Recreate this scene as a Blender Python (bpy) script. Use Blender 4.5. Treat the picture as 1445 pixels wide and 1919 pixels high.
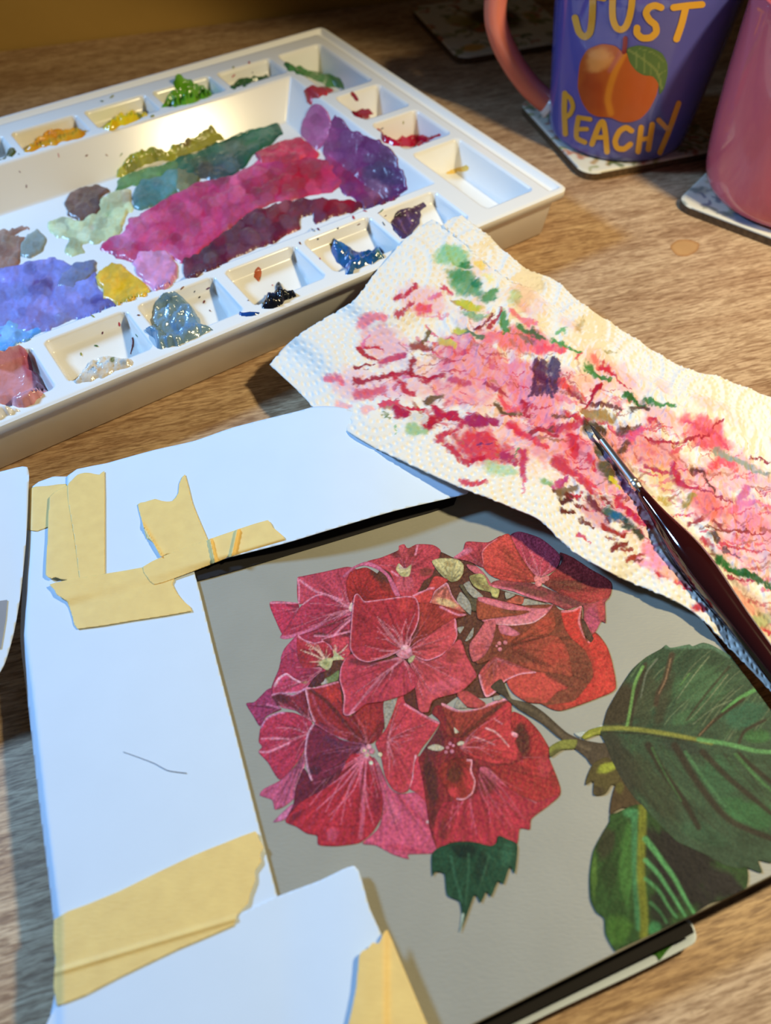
import bpy, math
import numpy as np

# ------------------------------------------------------------------ clear
for o in list(bpy.data.objects):
    bpy.data.objects.remove(o, do_unlink=True)
scene = bpy.context.scene
col = scene.collection
rng = np.random.default_rng(7)

# ------------------------------------------------------------------ camera
IMW, IMH, FPX = 1445., 1919., 1500.
CAMH = 0.275
PITCH = math.radians(52.4)
CP, SP = math.cos(PITCH), math.sin(PITCH)
cam_d = bpy.data.cameras.new('camera')
cam = bpy.data.objects.new('camera', cam_d)
col.objects.link(cam)
cam.location = (0, 0, CAMH)
cam.rotation_euler = (math.pi / 2 - PITCH, 0, 0)
cam_d.sensor_fit = 'VERTICAL'
cam_d.sensor_height = 36.0
cam_d.lens = 36.0 * FPX / IMH
cam_d.clip_start = 0.005
cam_d.dof.use_dof = True
cam_d.dof.focus_distance = 0.335
cam_d.dof.aperture_fstop = 8.5
scene.camera = cam

# ------------------------------------------------------------------ light
world = bpy.data.worlds.new('world')
scene.world = world
world.use_nodes = True
bg = world.node_tree.nodes['Background']
bg.inputs[0].default_value = (1.0, 0.86, 0.72, 1)
bg.inputs[1].default_value = 0.032


def aim(o, target):
    d = np.array(target, float) - np.array(o.location, float)
    from mathutils import Vector
    o.rotation_euler = Vector(d).to_track_quat('-Z', 'Y').to_euler()


ld = bpy.data.lights.new('warm_lamp', 'SPOT')           # the warm shaded table lamp to the right
ld.energy = 10.8
ld.color = (1.0, 0.83, 0.48)
ld.shadow_soft_size = 0.022
ld.spot_size = math.radians(87)
ld.spot_blend = 0.16
lo = bpy.data.objects.new('warm_lamp', ld)
lo.location = (0.335, 0.215, 0.44)
aim(lo, (0.0, 0.19, 0))
col.objects.link(lo)

ld2 = bpy.data.lights.new('cool_lamp', 'SPOT')          # the cool white lamp on the left
ld2.energy = 46.0
ld2.color = (0.29, 0.57, 1.0)
ld2.shadow_soft_size = 0.08
ld2.spot_size = math.radians(54)
ld2.spot_blend = 0.8
lo2 = bpy.data.objects.new('cool_lamp', ld2)
lo2.location = (-0.75, 0.46, 0.62)
aim(lo2, (-0.05, 0.19, 0))
col.objects.link(lo2)

vs = scene.view_settings
vs.view_transform = 'Standard'
vs.look = 'None'
vs.exposure = 0.0
vs.gamma = 1.0
vs.use_curve_mapping = False


# ------------------------------------------------------------------ maths helpers
def at(px, py, z=0.0):
    """photo pixel -> point of the place at height z (arrays welcome)"""
    px = np.asarray(px, float); py = np.asarray(py, float); z = np.asarray(z, float)
    a = (px - IMW / 2) / FPX
    b = -(py - IMH / 2) / FPX
    dx, dy, dz = a, CP + b * SP, -SP + b * CP
    t = (z - CAMH) / dz
    return np.stack(np.broadcast_arrays(dx * t, dy * t, z + 0 * t), -1)


def lin(c):
    c = np.asarray(c, float) / 255.0
    return np.where(c <= 0.04045, c / 12.92, ((c + 0.055) / 1.055) ** 2.4)


def sstep(a, b, x):
    t = np.clip((np.asarray(x, float) - a) / (b - a), 0, 1)
    return t * t * (3 - 2 * t)


def _hash(ix, iy, seed):
    n = (ix.astype(np.int64) * 374761393 + iy.astype(np.int64) * 668265263 + seed * 1442695041) & 0xffffffff
    n = ((n ^ (n >> 13)) * 1274126177) & 0xffffffff
    n = n ^ (n >> 16)
    return (n & 0xffff) / 65535.0


def vnoise(x, y, seed=0):
    x = np.asarray(x, float); y = np.asarray(y, float)
    ix, iy = np.floor(x), np.floor(y)
    fx, fy = x - ix, y - iy
    fx = fx * fx * (3 - 2 * fx); fy = fy * fy * (3 - 2 * fy)
    a = _hash(ix, iy, seed); b = _hash(ix + 1, iy, seed)
    c = _hash(ix, iy + 1, seed); d = _hash(ix + 1, iy + 1, seed)
    return (a * (1 - fx) + b * fx) * (1 - fy) + (c * (1 - fx) + d * fx) * fy


def fbm(x, y, seed=0, octv=4):
    s = 0; a = 0.5; t = 0
    for k in range(octv):
        s = s + a * vnoise(x * 2 ** k, y * 2 ** k, seed + 17 * k); t += a; a *= 0.5
    return s / t


def smooth_closed(pts, n=8, tens=0.5):
    p = np.asarray(pts, float); m = len(p); out = []
    for i in range(m):
        p0, p1, p2, p3 = p[i - 1], p[i], p[(i + 1) % m], p[(i + 2) % m]
        t1 = (p2 - p0) * tens * 0.7; t2 = (p3 - p1) * tens * 0.7
        L = np.linalg.norm(p2 - p1)
        for t in (t1, t2):
            q = np.linalg.norm(t)
            if q > L: t *= L / q
        for k in range(n):
            s = k / n
            h1 = 2*s**3-3*s**2+1; h2 = -2*s**3+3*s**2; h3 = s**3-2*s**2+s; h4 = s**3-s**2
            out.append(h1*p1+h2*p2+h3*t1+h4*t2)
    return np.array(out)


def smooth_open(pts, n=8):
    p = np.asarray(pts, float); m = len(p); out = []
    if m < 3:
        return np.array([p[0] + (p[1] - p[0]) * k / n for k in range(n + 1)])
    for i in range(m - 1):
        p0 = p[max(i - 1, 0)]; p1 = p[i]; p2 = p[i + 1]; p3 = p[min(i + 2, m - 1)]
        t1 = (p2 - p0) * 0.4; t2 = (p3 - p1) * 0.4
        for k in range(n):
            s = k / n
            h1 = 2*s**3-3*s**2+1; h2 = -2*s**3+3*s**2; h3 = s**3-2*s**2+s; h4 = s**3-s**2
            out.append(h1*p1+h2*p2+h3*t1+h4*t2)
    out.append(p[-1])
    return np.array(out)


def seg_near(P, A, B):
    """nearest point on segments A->B for points P: distance, point, index, parameter"""
    best = np.full(len(P), 1e18); bp = np.zeros_like(P); bi = np.zeros(len(P), int); bt = np.zeros(len(P))
    for i in range(len(A)):
        d = B[i] - A[i]; L = d @ d
        t = np.clip(((P - A[i]) @ d) / (L + 1e-12), 0, 1)
        q = A[i] + t[:, None] * d
        e = ((P - q) ** 2).sum(1)
        m = e < best
        best[m] = e[m]; bp[m] = q[m]; bi[m] = i; bt[m] = t[m]
    return np.sqrt(best), bp, bi, bt


def inside_poly(P, poly):
    x, y = P[:, 0], P[:, 1]; r = np.zeros(len(P), bool)
    x0, y0 = poly[-1]
    for x1, y1 in poly:
        if y0 != y1:
            c = ((y0 > y) != (y1 > y)) & (x < (x1 - x0) * (y - y0) / (y1 - y0) + x0)
            r ^= c
        x0, y0 = x1, y1
    return r


# ------------------------------------------------------------------ object helpers
def new_obj(name, me, parent=None):
    o = bpy.data.objects.new(name, me)
    col.objects.link(o)
    if parent is not None:
        o.parent = parent
        o.matrix_parent_inverse = parent.matrix_world.inverted() if False else parent.matrix_parent_inverse
        if parent.type == 'EMPTY' or True:
            # parts are written in world coordinates: undo the parents' offset
            off = np.zeros(3); q = parent
            while q is not None:
                off += np.array(q.location); q = q.parent
            o.location = tuple(-off)
    return o


def tag(o, label=None, cat=None, group=None, kind=None):
    if label: o['label'] = label
    if cat: o['category'] = cat
    if group: o['group'] = group
    if kind: o['kind'] = kind
    return o


def empty(name, loc, label=None, cat=None, group=None):
    o = bpy.data.objects.new(name, None)
    o.empty_display_size = 0.02
    o.location = tuple(float(v) for v in loc)
    col.objects.link(o)
    return tag(o, label, cat, group)


def mesh_obj(name, V, Fc, mat, parent=None, colors=None, smooth=True, loc=None):
    V = np.asarray(V, float)
    me = bpy.data.meshes.new(name)
    me.from_pydata(V.tolist(), [], [tuple(int(i) for i in f) for f in Fc])
    if colors is not None:
        ca = me.color_attributes.new('Col', 'FLOAT_COLOR', 'POINT')
        c = np.ones((len(V), 4)); c[:, :3] = colors
        ca.data.foreach_set('color', c.ravel().astype(np.float32))
    if smooth:
        me.polygons.foreach_set('use_smooth', [True] * len(me.polygons))
    me.materials.append(mat)
    me.update()
    return new_obj(name, me, parent)


def solidify(o, th, offset=-1.0):
    m = o.modifiers.new('thickness', 'SOLIDIFY')
    m.thickness = th; m.offset = offset
    return o


# ------------------------------------------------------------------ materials
def mat_new(name):
    m = bpy.data.materials.new(name)
    m.use_nodes = True
    nt = m.node_tree
    return m, nt, nt.nodes['Principled BSDF']


def add_bump(nt, bsdf, scale, strength, dist=0.0005, detail=4, stretch=None, rot=0.0):
    tc = nt.nodes.new('ShaderNodeTexCoord')
    n = nt.nodes.new('ShaderNodeTexNoise')
    n.inputs['Scale'].default_value = scale
    n.inputs['Detail'].default_value = detail
    if stretch:
        mp = nt.nodes.new('ShaderNodeMapping')
        mp.inputs['Scale'].default_value = stretch
        mp.inputs['Rotation'].default_value = (0, 0, rot)
        nt.links.new(tc.outputs['Object'], mp.inputs['Vector'])
        nt.links.new(mp.outputs['Vector'], n.inputs['Vector'])
    else:
        nt.links.new(tc.outputs['Object'], n.inputs['Vector'])
    b = nt.nodes.new('ShaderNodeBump')
    b.inputs['Strength'].default_value = strength
    b.inputs['Distance'].default_value = dist
    nt.links.new(n.outputs['Fac'], b.inputs['Height'])
    nt.links.new(b.outputs['Normal'], bsdf.inputs['Normal'])
    return n


def plain(name, rgb, rough=0.5, bump=None, spec=0.5, metal=0.0, vary=0.0, vscale=30, coat=0.0, sss=0.0):
    m, nt, b = mat_new(name)
    c = lin(rgb)
    b.inputs['Roughness'].default_value = rough
    b.inputs['Specular IOR Level'].default_value = spec
    b.inputs['Metallic'].default_value = metal
    b.inputs['Coat Weight'].default_value = coat
    b.inputs['Coat Roughness'].default_value = 0.05
    tc = nt.nodes.new('ShaderNodeTexCoord')
    n = nt.nodes.new('ShaderNodeTexNoise')
    n.inputs['Scale'].default_value = vscale
    n.inputs['Detail'].default_value = 5
    nt.links.new(tc.outputs['Object'], n.inputs['Vector'])
    r = nt.nodes.new('ShaderNodeValToRGB')
    r.color_ramp.elements[0].position = 0.3
    r.color_ramp.elements[1].position = 0.7
    lo_ = c * (1 - vary); hi_ = np.minimum(c * (1 + vary), 1)
    r.color_ramp.elements[0].color = (*lo_, 1)
    r.color_ramp.elements[1].color = (*hi_, 1)
    nt.links.new(n.outputs['Fac'], r.inputs['Fac'])
    nt.links.new(r.outputs['Color'], b.inputs['Base Color'])
    if bump:
        add_bump(nt, b, *bump)
    return m


def vcol(name, rough=0.5, bump=None, spec=0.5, coat=0.0, grain=0.0, gscale=900, gstretch=None, trans=0.0):
    """painted colour from the mesh plus procedural grain and relief"""
    m, nt, b = mat_new(name)
    a = nt.nodes.new('ShaderNodeVertexColor'); a.layer_name = 'Col'
    b.inputs['Roughness'].default_value = rough
    b.inputs['Specular IOR Level'].default_value = spec
    b.inputs['Coat Weight'].default_value = coat
    b.inputs['Coat Roughness'].default_value = 0.08
    out = a.outputs['Color']
    if grain > 0:
        tc = nt.nodes.new('ShaderNodeTexCoord')
        n = nt.nodes.new('ShaderNodeTexNoise')
        n.inputs['Scale'].default_value = gscale
        n.inputs['Detail'].default_value = 3
        if gstretch:
            mp = nt.nodes.new('ShaderNodeMapping')
            mp.inputs['Scale'].default_value = gstretch
            nt.links.new(tc.outputs['Object'], mp.inputs['Vector'])
            nt.links.new(mp.outputs['Vector'], n.inputs['Vector'])
        else:
            nt.links.new(tc.outputs['Object'], n.inputs['Vector'])
        r = nt.nodes.new('ShaderNodeMapRange')
        r.inputs['From Min'].default_value = 0.3; r.inputs['From Max'].default_value = 0.7
        r.inputs['To Min'].default_value = 1 - grain; r.inputs['To Max'].default_value = 1 + grain
        nt.links.new(n.outputs['Fac'], r.inputs['Value'])
        mx = nt.nodes.new('ShaderNodeVectorMath'); mx.operation = 'SCALE'
        nt.links.new(out, mx.inputs[0]); nt.links.new(r.outputs['Result'], mx.inputs['Scale'])
        out = mx.outputs['Vector']
    nt.links.new(out, b.inputs['Base Color'])
    if bump:
        add_bump(nt, b, *bump)
    return m


def wood_mat(rot):
    m, nt, b = mat_new('oak_laminate')
    tc = nt.nodes.new('ShaderNodeTexCoord')
    mp0 = nt.nodes.new('ShaderNodeMapping')
    mp0.inputs['Rotation'].default_value = (0, 0, -rot)
    nt.links.new(tc.outputs['Object'], mp0.inputs['Vector'])

    def noise(sc, scale, detail=4, dist=0.0):
        mp = nt.nodes.new('ShaderNodeMapping')
        mp.inputs['Scale'].default_value = sc
        nt.links.new(mp0.outputs['Vector'], mp.inputs['Vector'])
        n = nt.nodes.new('ShaderNodeTexNoise')
        n.inputs['Scale'].default_value = scale
        n.inputs['Detail'].default_value = detail
        n.inputs['Distortion'].default_value = dist
        nt.links.new(mp.outputs['Vector'], n.inputs['Vector'])
        return n
    broad = noise((1, 6, 1), 6, 5, 1.2)
    fine = noise((1, 9, 1), 95, 5, 0.9)
    pore = noise((1, 9, 1), 260, 3, 0.3)
    wave = noise((1.2, 7, 1), 22, 5, 2.2)
    r1 = nt.nodes.new('ShaderNodeValToRGB')
    e = r1.color_ramp.elements
    e[0].position = 0.30; e[0].color = (*lin((188, 152, 116)), 1)
    e[1].position = 0.72; e[1].color = (*lin((228, 198, 160)), 1)
    nt.links.new(broad.outputs['Fac'], r1.inputs['Fac'])

    def mul(prev, n, lo_, hi_, c):
        rr = nt.nodes.new('ShaderNodeValToRGB')
        q = rr.color_ramp.elements
        q[0].position = lo_; q[0].color = (*c, 1)
        q[1].position = hi_; q[1].color = (1, 1, 1, 1)
        nt.links.new(n.outputs['Fac'], rr.inputs['Fac'])
        mx = nt.nodes.new('ShaderNodeMix'); mx.data_type = 'RGBA'; mx.blend_type = 'MULTIPLY'
        mx.inputs[0].default_value = 1.0
        nt.links.new(prev, mx.inputs[6]); nt.links.new(rr.outputs['Color'], mx.inputs[7])
        return mx.outputs[2]
    c = mul(r1.outputs['Color'], wave, 0.36, 0.55, (0.74, 0.69, 0.65))
    c = mul(c, fine, 0.40, 0.55, (0.60, 0.53, 0.48))
    c = mul(c, pore, 0.36, 0.5, (0.72, 0.68, 0.64))
    nt.links.new(c, b.inputs['Base Color'])
    b.inputs['Roughness'].default_value = 0.5
    b.inputs['Specular IOR Level'].default_value = 0.35
    bp = nt.nodes.new('ShaderNodeBump')
    bp.inputs['Strength'].default_value = 0.25
    bp.inputs['Distance'].default_value = 0.0004
    nt.links.new(fine.outputs['Fac'], bp.inputs['Height'])
    nt.links.new(bp.outputs['Normal'], b.inputs['Normal'])
    return m


M_plastic = plain('white_plastic', (242, 240, 236), 0.2, None, 0.5, vary=0.02, vscale=12)
M_paint = vcol('wet_paint', 0.26, (420, 0.35, 0.0008), 0.5, grain=0.06, gscale=300)
M_gloss = vcol('thick_paint', 0.14, (260, 0.5, 0.0012), 0.6, coat=0.3)
M_art = vcol('acrylic_brushwork', 0.48, (800, 0.9, 0.0006, 4), 0.24, grain=0.34, gscale=1000)
M_leafart = vcol('acrylic_leafwork', 0.55, (800, 0.5, 0.0005, 4), 0.15, grain=0.26, gscale=1300)
M_ground = plain('painted_ground', (159, 157, 146), 0.5, (420, 0.25, 0.0005, 4, (1, 3.5, 1), -0.39), 0.35, vary=0.03, vscale=60)
M_board = plain('dark_board_edge', (60, 52, 46), 0.7, None, 0.2, vary=0.1)
M_paper = plain('white_paper', (216, 230, 246), 0.75, (600, 0.06, 0.0003), 0.15, vary=0.012, vscale=60)
M_tape = plain('masking_tape', (252, 216, 136), 0.5, (380, 0.3, 0.0003, 4, (1, 3, 1), 0.3), 0.35, vary=0.05, vscale=180)
M_tape.node_tree.nodes['Principled BSDF'].inputs['Alpha'].default_value = 0.90
M_towel = vcol('paper_towel', 0.9, (900, 0.35, 0.0004), 0.05)
M_print = vcol('printed_colour', 0.3, None, 0.4)
M_cork = plain('cork_edge', (92, 72, 50), 0.8, (700, 0.5, 0.0006), 0.2, vary=0.3, vscale=400)
M_glazeblue = plain('violet_glaze', (84, 88, 172), 0.12, None, 0.5, vary=0.05, vscale=20, coat=0.4)
M_glazepink = plain('pink_glaze', (206, 100, 112), 0.13, None, 0.5, vary=0.12, vscale=14, coat=0.5)
M_coral = plain('coral_glaze', (226, 128, 108), 0.2, None, 0.5, vary=0.04, coat=0.3)
M_white_glaze = plain('white_glaze', (225, 222, 215), 0.15, None, 0.5, vary=0.02)
M_mugprint = vcol('mug_print', 0.14, None, 0.5, coat=0.3)
M_handle = plain('maroon_lacquer', (46, 12, 14), 0.08, None, 0.6, vary=0.1, coat=0.8)
M_metal = plain('silver_ferrule', (238, 234, 226), 0.32, None, 0.5, metal=1.0, vary=0.03)
M_bristle = plain('dark_bristles', (54, 46, 40), 0.45, (1800, 0.6, 0.0005), 0.4, vary=0.3, vscale=900)
M_wall = plain('ochre_wall', (176, 140, 74), 0.85, (60, 0.2, 0.002), 0.1, vary=0.05, vscale=8)
M_hair = plain('dark_hair', (70, 62, 62), 0.5)


# ------------------------------------------------------------------ patches of colour and sheets
def shape_mesh(poly, step, closed_smooth=6):
    """grid triangulation of a closed outline; border points snapped on it.
    returns points, faces, inner distance"""
    poly = smooth_closed(poly, closed_smooth) if closed_smooth else np.asarray(poly, float)
    x0, y0 = poly.min(0) - step; x1, y1 = poly.max(0) + step
    nx = int((x1 - x0) / step) + 2; ny = int((y1 - y0) / step) + 2
    gx, gy = np.meshgrid(x0 + np.arange(nx) * step, y0 + np.arange(ny) * step)
    P = np.stack([gx.ravel(), gy.ravel()], 1)
    ins = inside_poly(P, poly)
    I = ins.reshape(ny, nx)
    cell = I[:-1, :-1] | I[1:, :-1] | I[:-1, 1:] | I[1:, 1:]
    cy, cx = np.nonzero(cell)
    idx = np.arange(nx * ny).reshape(ny, nx)
    Fq = np.stack([idx[cy, cx], idx[cy, cx + 1], idx[cy + 1, cx + 1], idx[cy + 1, cx]], 1)
    used = np.unique(Fq)
    remap = -np.ones(nx * ny, int); remap[used] = np.arange(len(used))
    P = P[used]; ins = ins[used]; Fq = remap[Fq]
    d, q, _, _ = seg_near(P, poly, np.roll(poly, -1, 0))
    P[~ins] = q[~ins]; d[~ins] = 0
    return P, Fq[:, ::-1], d


def shade(P, base, ops, seed=0, streak=None, var=0.10, nscale=0.05, dry=None):
    """colour of points from a base colour and a list of strokes / dabs"""
    C = np.tile(lin(base), (len(P), 1))
    fray = None
    for op in ops:
        kind = op[0]
        if kind == 'dab':           # x, y, rx, ry, rot, colour, alpha
            _, x, y, rx, ry, rot, c, a = op
            ca, sa = math.cos(rot), math.sin(rot)
            dx, dy = P[:, 0] - x, P[:, 1] - y
            e = np.hypot((dx * ca + dy * sa) / rx, (-dx * sa + dy * ca) / ry)
            if fray is None:
                fray = (fbm(P[:, 0] * 0.06, P[:, 1] * 0.06, seed + 3) - 0.5) * 0.7
            w = a * (1 - sstep(0.55, 1.1, e + fray))
            if dry is not None:
                w = w * (0.55 + 0.45 * dry)
            C += w[:, None] * (lin(c) - C)
        elif kind == 'line':        # points, width, colour, alpha, taper
            _, pts, w0, c, a, taper = op
            pts = smooth_open(pts, 5)
            lo_ = pts.min(0) - w0 * 2; hi_ = pts.max(0) + w0 * 2
            m = np.all((P > lo_) & (P < hi_), 1)
            if not m.any():
                continue
            d, _, i, t = seg_near(P[m], pts[:-1], pts[1:])
            s = (i + t) / (len(pts) - 1)
            w = w0 * (1 - taper * s)
            k = a * (1 - sstep(0.35, 1.0, d / np.maximum(w, 0.3)))
            if dry is not None:
                k = k * dry[m]
            C[m] += k[:, None] * (lin(c) - C[m])
        elif kind == 'edge':        # distance array, width, colour, alpha
            _, d, w, c, a = op
            k = a * (1 - sstep(0.3, 1.0, d / w))
            C += k[:, None] * (lin(c) - C)
    n = fbm(P[:, 0] * nscale, P[:, 1] * nscale, seed) - 0.5
    if streak is not None:
        sx, sy = streak
        ang = np.arctan2(P[:, 1] - sy, P[:, 0] - sx); r = np.hypot(P[:, 0] - sx, P[:, 1] - sy)
        n = n * 0.6 + (fbm(ang * 14, r * 0.02, seed + 5, 3) - 0.5) * 1.0 + (fbm(ang * 46, r * 0.03, seed + 8, 2) - 0.5) * 0.9
    return np.clip(C * (1 + n[:, None] * 2 * var), 0.001, 1)


class Tile:
    """pixel frame of one zoomed crop"""
    def __init__(s, x0, y0, k): s.x0, s.y0, s.k = x0, y0, k
    def __call__(s, pts): return [(s.x0 + x / s.k, s.y0 + y / s.k) for x, y in pts]


K4 = 1445 / 360.
T1 = Tile(450, 980, K4); T2 = Tile(800, 980, K4); T3 = Tile(450, 1270, K4); T4 = Tile(780, 1280, K4)
L1 = Tile(1085, 1190, K4); L2 = Tile(1085, 1440, K4)
K8 = Tile(760, 1150, 1445 / 685.)
P1 = Tile(0, 280, 1445 / 400.); P2 = Tile(180, 180, 1445 / 400.); P3 = Tile(560, 130, 1445 / 530.)
P4 = Tile(0, 540, 1445 / 400.); P5 = Tile(380, 380, 1445 / 400.); P6 = Tile(400, 30, 1445 / 400.); P7 = Tile(0, 30, 1445 / 400.)
Z5 = Tile(0, 740, 1445 / 560.); Z6 = Tile(0, 1300, 1445 / 800.)
W4 = Tile(500, 400, 1445 / 400.); W5 = Tile(800, 420, 1445 / 400.); W6 = Tile(1045, 680, 1445 / 400.); W7 = Tile(1095, 930, 1445 / 350.)
W8 = Tile(640, 740, 1445 / 450.)
MG = Tile(1020, 0, 1445 / 300.)
ID = Tile(0, 0, 1.0)

# ================================================================== SETTING
WALL_ANG = math.atan2(0.736 - 0.666, -0.076 + 0.301)
wdir = np.array([math.cos(WALL_ANG), math.sin(WALL_ANG)]); wnor = np.array([-wdir[1], wdir[0]])
wp = np.array([-0.301, 0.666])


def box_pts(o, ex, ey, x0, x1, y0, y1, z0, z1, bev=0.0):
    """box in a rotated frame, with chamfered top edges"""
    V = []
    for z, b in ((z0, 0), (z1 - bev, 0), (z1, bev)):
        for x, y in ((x0 + b, y0 + b), (x1 - b, y0 + b), (x1 - b, y1 - b), (x0 + b, y1 - b)):
            p = o + ex * x + ey * y
            V.append((p[0], p[1], z))
    Fc = [(3, 2, 1, 0), (8, 9, 10, 11)]
    for r in (0, 4):
        for i in range(4):
            Fc.append((r + i, r + (i + 1) % 4, r + 4 + (i + 1) % 4, r + 4 + i))
    return V, Fc


V, Fc = box_pts(wp, wdir, wnor, -0.65, 1.35, -1.0, -0.001, -0.03, 0.0, 0.0015)
desk = mesh_obj('desk', V, Fc, wood_mat(WALL_ANG), smooth=False)
tag(desk, 'oak-grain laminate desk top that carries everything', 'desk')
V, Fc = box_pts(wp, wdir, wnor, -1.0, 1.8, 0.0, 0.1, -0.75, 1.4, 0.0)
tag(mesh_obj('wall_back', V, Fc, M_wall, smooth=False), 'ochre wall behind the desk', kind='structure')

V, Fc = box_pts(np.zeros(2), np.array([1.0, 0]), np.array([0, 1.0]), -1.5, 1.8, -1.6, 1.5, -0.80, -0.75, 0.0)
tag(mesh_obj('floor', V, Fc, plain('floor_boards', (120, 98, 76), 0.6, vary=.1, vscale=6), smooth=False), 'brown floor under the desk', kind='structure')

# ================================================================== PALETTE
PH = 0.030
PC = at(1067, 353, PH)
PU = np.array([-0.82344326, -0.56739862, 0.0]); PV = np.array([PU[1], -PU[0], 0.0])
if PV[1] < 0: PV = -PV
PLEN, PDEP = 352.0, 262.7
FLOOR = 0.0085


def rr_sd(u, v, u0, u1, v0, v1, r):
    """inner distance of a rounded rectangle (positive inside)"""
    cx, cy = (u0 + u1) / 2, (v0 + v1) / 2
    qx = np.abs(u - cx) - (u1 - u0) / 2 + r; qy = np.abs(v - cy) - (v1 - v0) / 2 + r
    return -(np.hypot(np.maximum(qx, 0), np.maximum(qy, 0)) + np.minimum(np.maximum(qx, qy), 0) - r)


front_div = [61, 105, 152, 198.5, 245.5, 292, 338]
back_div = [55, 101, 147.5, 194, 240.5, 287, 333]


def palette_z(u, v):
    """moulded height of the tray (metres) over local millimetres"""
    u = np.asarray(u, float); v = np.asarray(v, float)
    z = np.full(u.shape, PH)
    # stepped groove along the right and the back
    g = np.where((v > 3) & (v < PDEP), sstep(3.2, 4.4, u) * (1 - sstep(9.5, 11, u)), 0)
    g2 = sstep(3.2, 4.4, PDEP - v) * (1 - sstep(9.5, 11, PDEP - v))
    g = np.maximum(g * sstep(3.2, 4.4, PDEP - v) * sstep(4, 5.5, v), g2 * sstep(3.2, 4.4, u))
    z = z - 0.0030 * g

    def well(u0, u1, v0, v1, floor, slope=5.0, r=3.5):
        nonlocal z
        d = rr_sd(u, v, u0, u1, v0, v1, r)
        zz = np.maximum(floor, PH - np.maximum(d - 0.4, 0) * slope * 1e-3)
        # soft lip
        z = np.where(d > 0, np.minimum(z, zz), z)
    for a, b in zip(front_div[:-1], front_div[1:]):
        fl = 0.0115 + 0.0125 * np.clip((v - 10) / 30., 0, 1)
        well(a + 2.6, b - 2.6, 8.5, 41.5, fl)
    for a, b in zip(back_div[:-1], back_div[1:]):
        fl = 0.0125 + 0.010 * np.clip((v - 215) / 23., 0, 1) ** 1.5
        well(a + 2.4, b - 2.4, 213, 239, fl)
    for v0, v1 in ((10, 80), (86, 123), (129, 165), (171, 239)):
        fl = 0.0115 + 0.008 * np.clip((u - 24) / 28., 0, 1)
        well(17, 51.5, v0, v1, fl)
    # mixing area with sloped back and right walls
    u0, u1, v0, v1 = 59, 338, 47.5, 207.5
    zb = np.maximum.reduce([np.full(u.shape, FLOOR), PH - (v1 - v) * 1.0e-3 * 1.45, PH - (v - v0) * 1e-3 * 3.0,
                            PH - (u - u0) * 1e-3 * 1.5, PH - (u1 - u) * 1e-3 * 1.5])
    m = (u > u0) & (u < u1) & (v > v0) & (v < v1)
    z = np.where(m, np.minimum(z, zb), z)
    return z


def pal_xyz(u, v, z):
    return PC + (np.asarray(u)[:, None] * PU + np.asarray(v)[:, None] * PV) * 1e-3 + np.array([0, 0, 1.0]) * (np.asarray(z) - PH)[:, None]


def on_palette(P, lift=0.0):
    """photo pixels -> points on the moulded tray surface"""
    n = 90
    best = None
    zs = np.linspace(PH + 0.0006, FLOOR - 0.0012, n)
    hit = np.zeros(len(P), bool); X = np.zeros((len(P), 3))
    zprev = None; gprev = None
    for z in zs:
        Q = at(P[:, 0], P[:, 1], z)
        R = Q - PC
        u = R @ PU * 1e3; v = R @ PV * 1e3
        gq = z - palette_z(u, v)
        m = (~hit) & (gq <= 0)
        if m.any():
            if gprev is None:
                zz = np.full(m.sum(), z)
            else:
                t = gprev[m] / (gprev[m] - gq[m] + 1e-12)
                zz = zprev + (z - zprev) * t
            X[m] = at(P[m, 0], P[m, 1], zz); hit |= m
        zprev, gprev = z, gq
    if (~hit).any():
        X[~hit] = at(P[~hit, 0], P[~hit, 1], FLOOR)
    X[:, 2] += lift
    return X


pal = empty('paint_palette', (PC[0] + PU[0] * .17 + PV[0] * .13, PC[1] + PU[1] * .17 + PV[1] * .13, 0),
            'white plastic paint palette with wells of paint around a smeared mixing area', 'palette')


def rrect(u0, u1, v0, v1, r, n=6):
    pts = []
    for cx, cy, a0 in ((u1 - r, v1 - r, 0), (u0 + r, v1 - r, 90), (u0 + r, v0 + r, 180), (u1 - r, v0 + r, 270)):
        for k in range(n + 1):
            a = math.radians(a0 + 90 * k / n)
            pts.append((cx + r * math.cos(a), cy + r * math.sin(a)))
    return np.array(pts)


outer = rrect(0, PLEN, 0, PDEP, 5)
P, Fq, d = shape_mesh(outer, 0.85, 0)
z = palette_z(P[:, 0], P[:, 1])
z = z - 0.0007 * (1 - sstep(0, 1.2, d))
V = pal_xyz(P[:, 0], P[:, 1], z)
Ft = [tuple(f) for f in Fq]
if np.cross(V[Fq[0][1]] - V[Fq[0][0]], V[Fq[0][2]] - V[Fq[0][0]])[2] < 0:
    Ft = [f[::-1] for f in Ft]
base_n = len(V)
rings = [(0, PH - 0.0007), (0, PH - 0.0045), (3.5, PH - 0.0058), (4.5, PH - 0.0075), (7.0, 0.0012), (8.5, 0.0)]
RV = []
for ins_, zz in rings:
    R = rrect(ins_, PLEN - ins_, ins_, PDEP - ins_, max(5 - ins_ * 0.3, 2))
    RV.append(pal_xyz(R[:, 0], R[:, 1], np.full(len(R), zz)))
m_ = len(RV[0])
V = np.vstack([V] + RV)
for k in range(len(rings) - 1):
    for i in range(m_):
        a = base_n + k * m_ + i; b = base_n + k * m_ + (i + 1) % m_
        Ft.append((a, b, b + m_, a + m_))
Ft.append(tuple(base_n + (len(rings) - 1) * m_ + i for i in range(m_)))
tray = mesh_obj('tray', V, Ft, M_plastic, pal)

# ---- paint on the palette
seed_c = [0]


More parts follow.
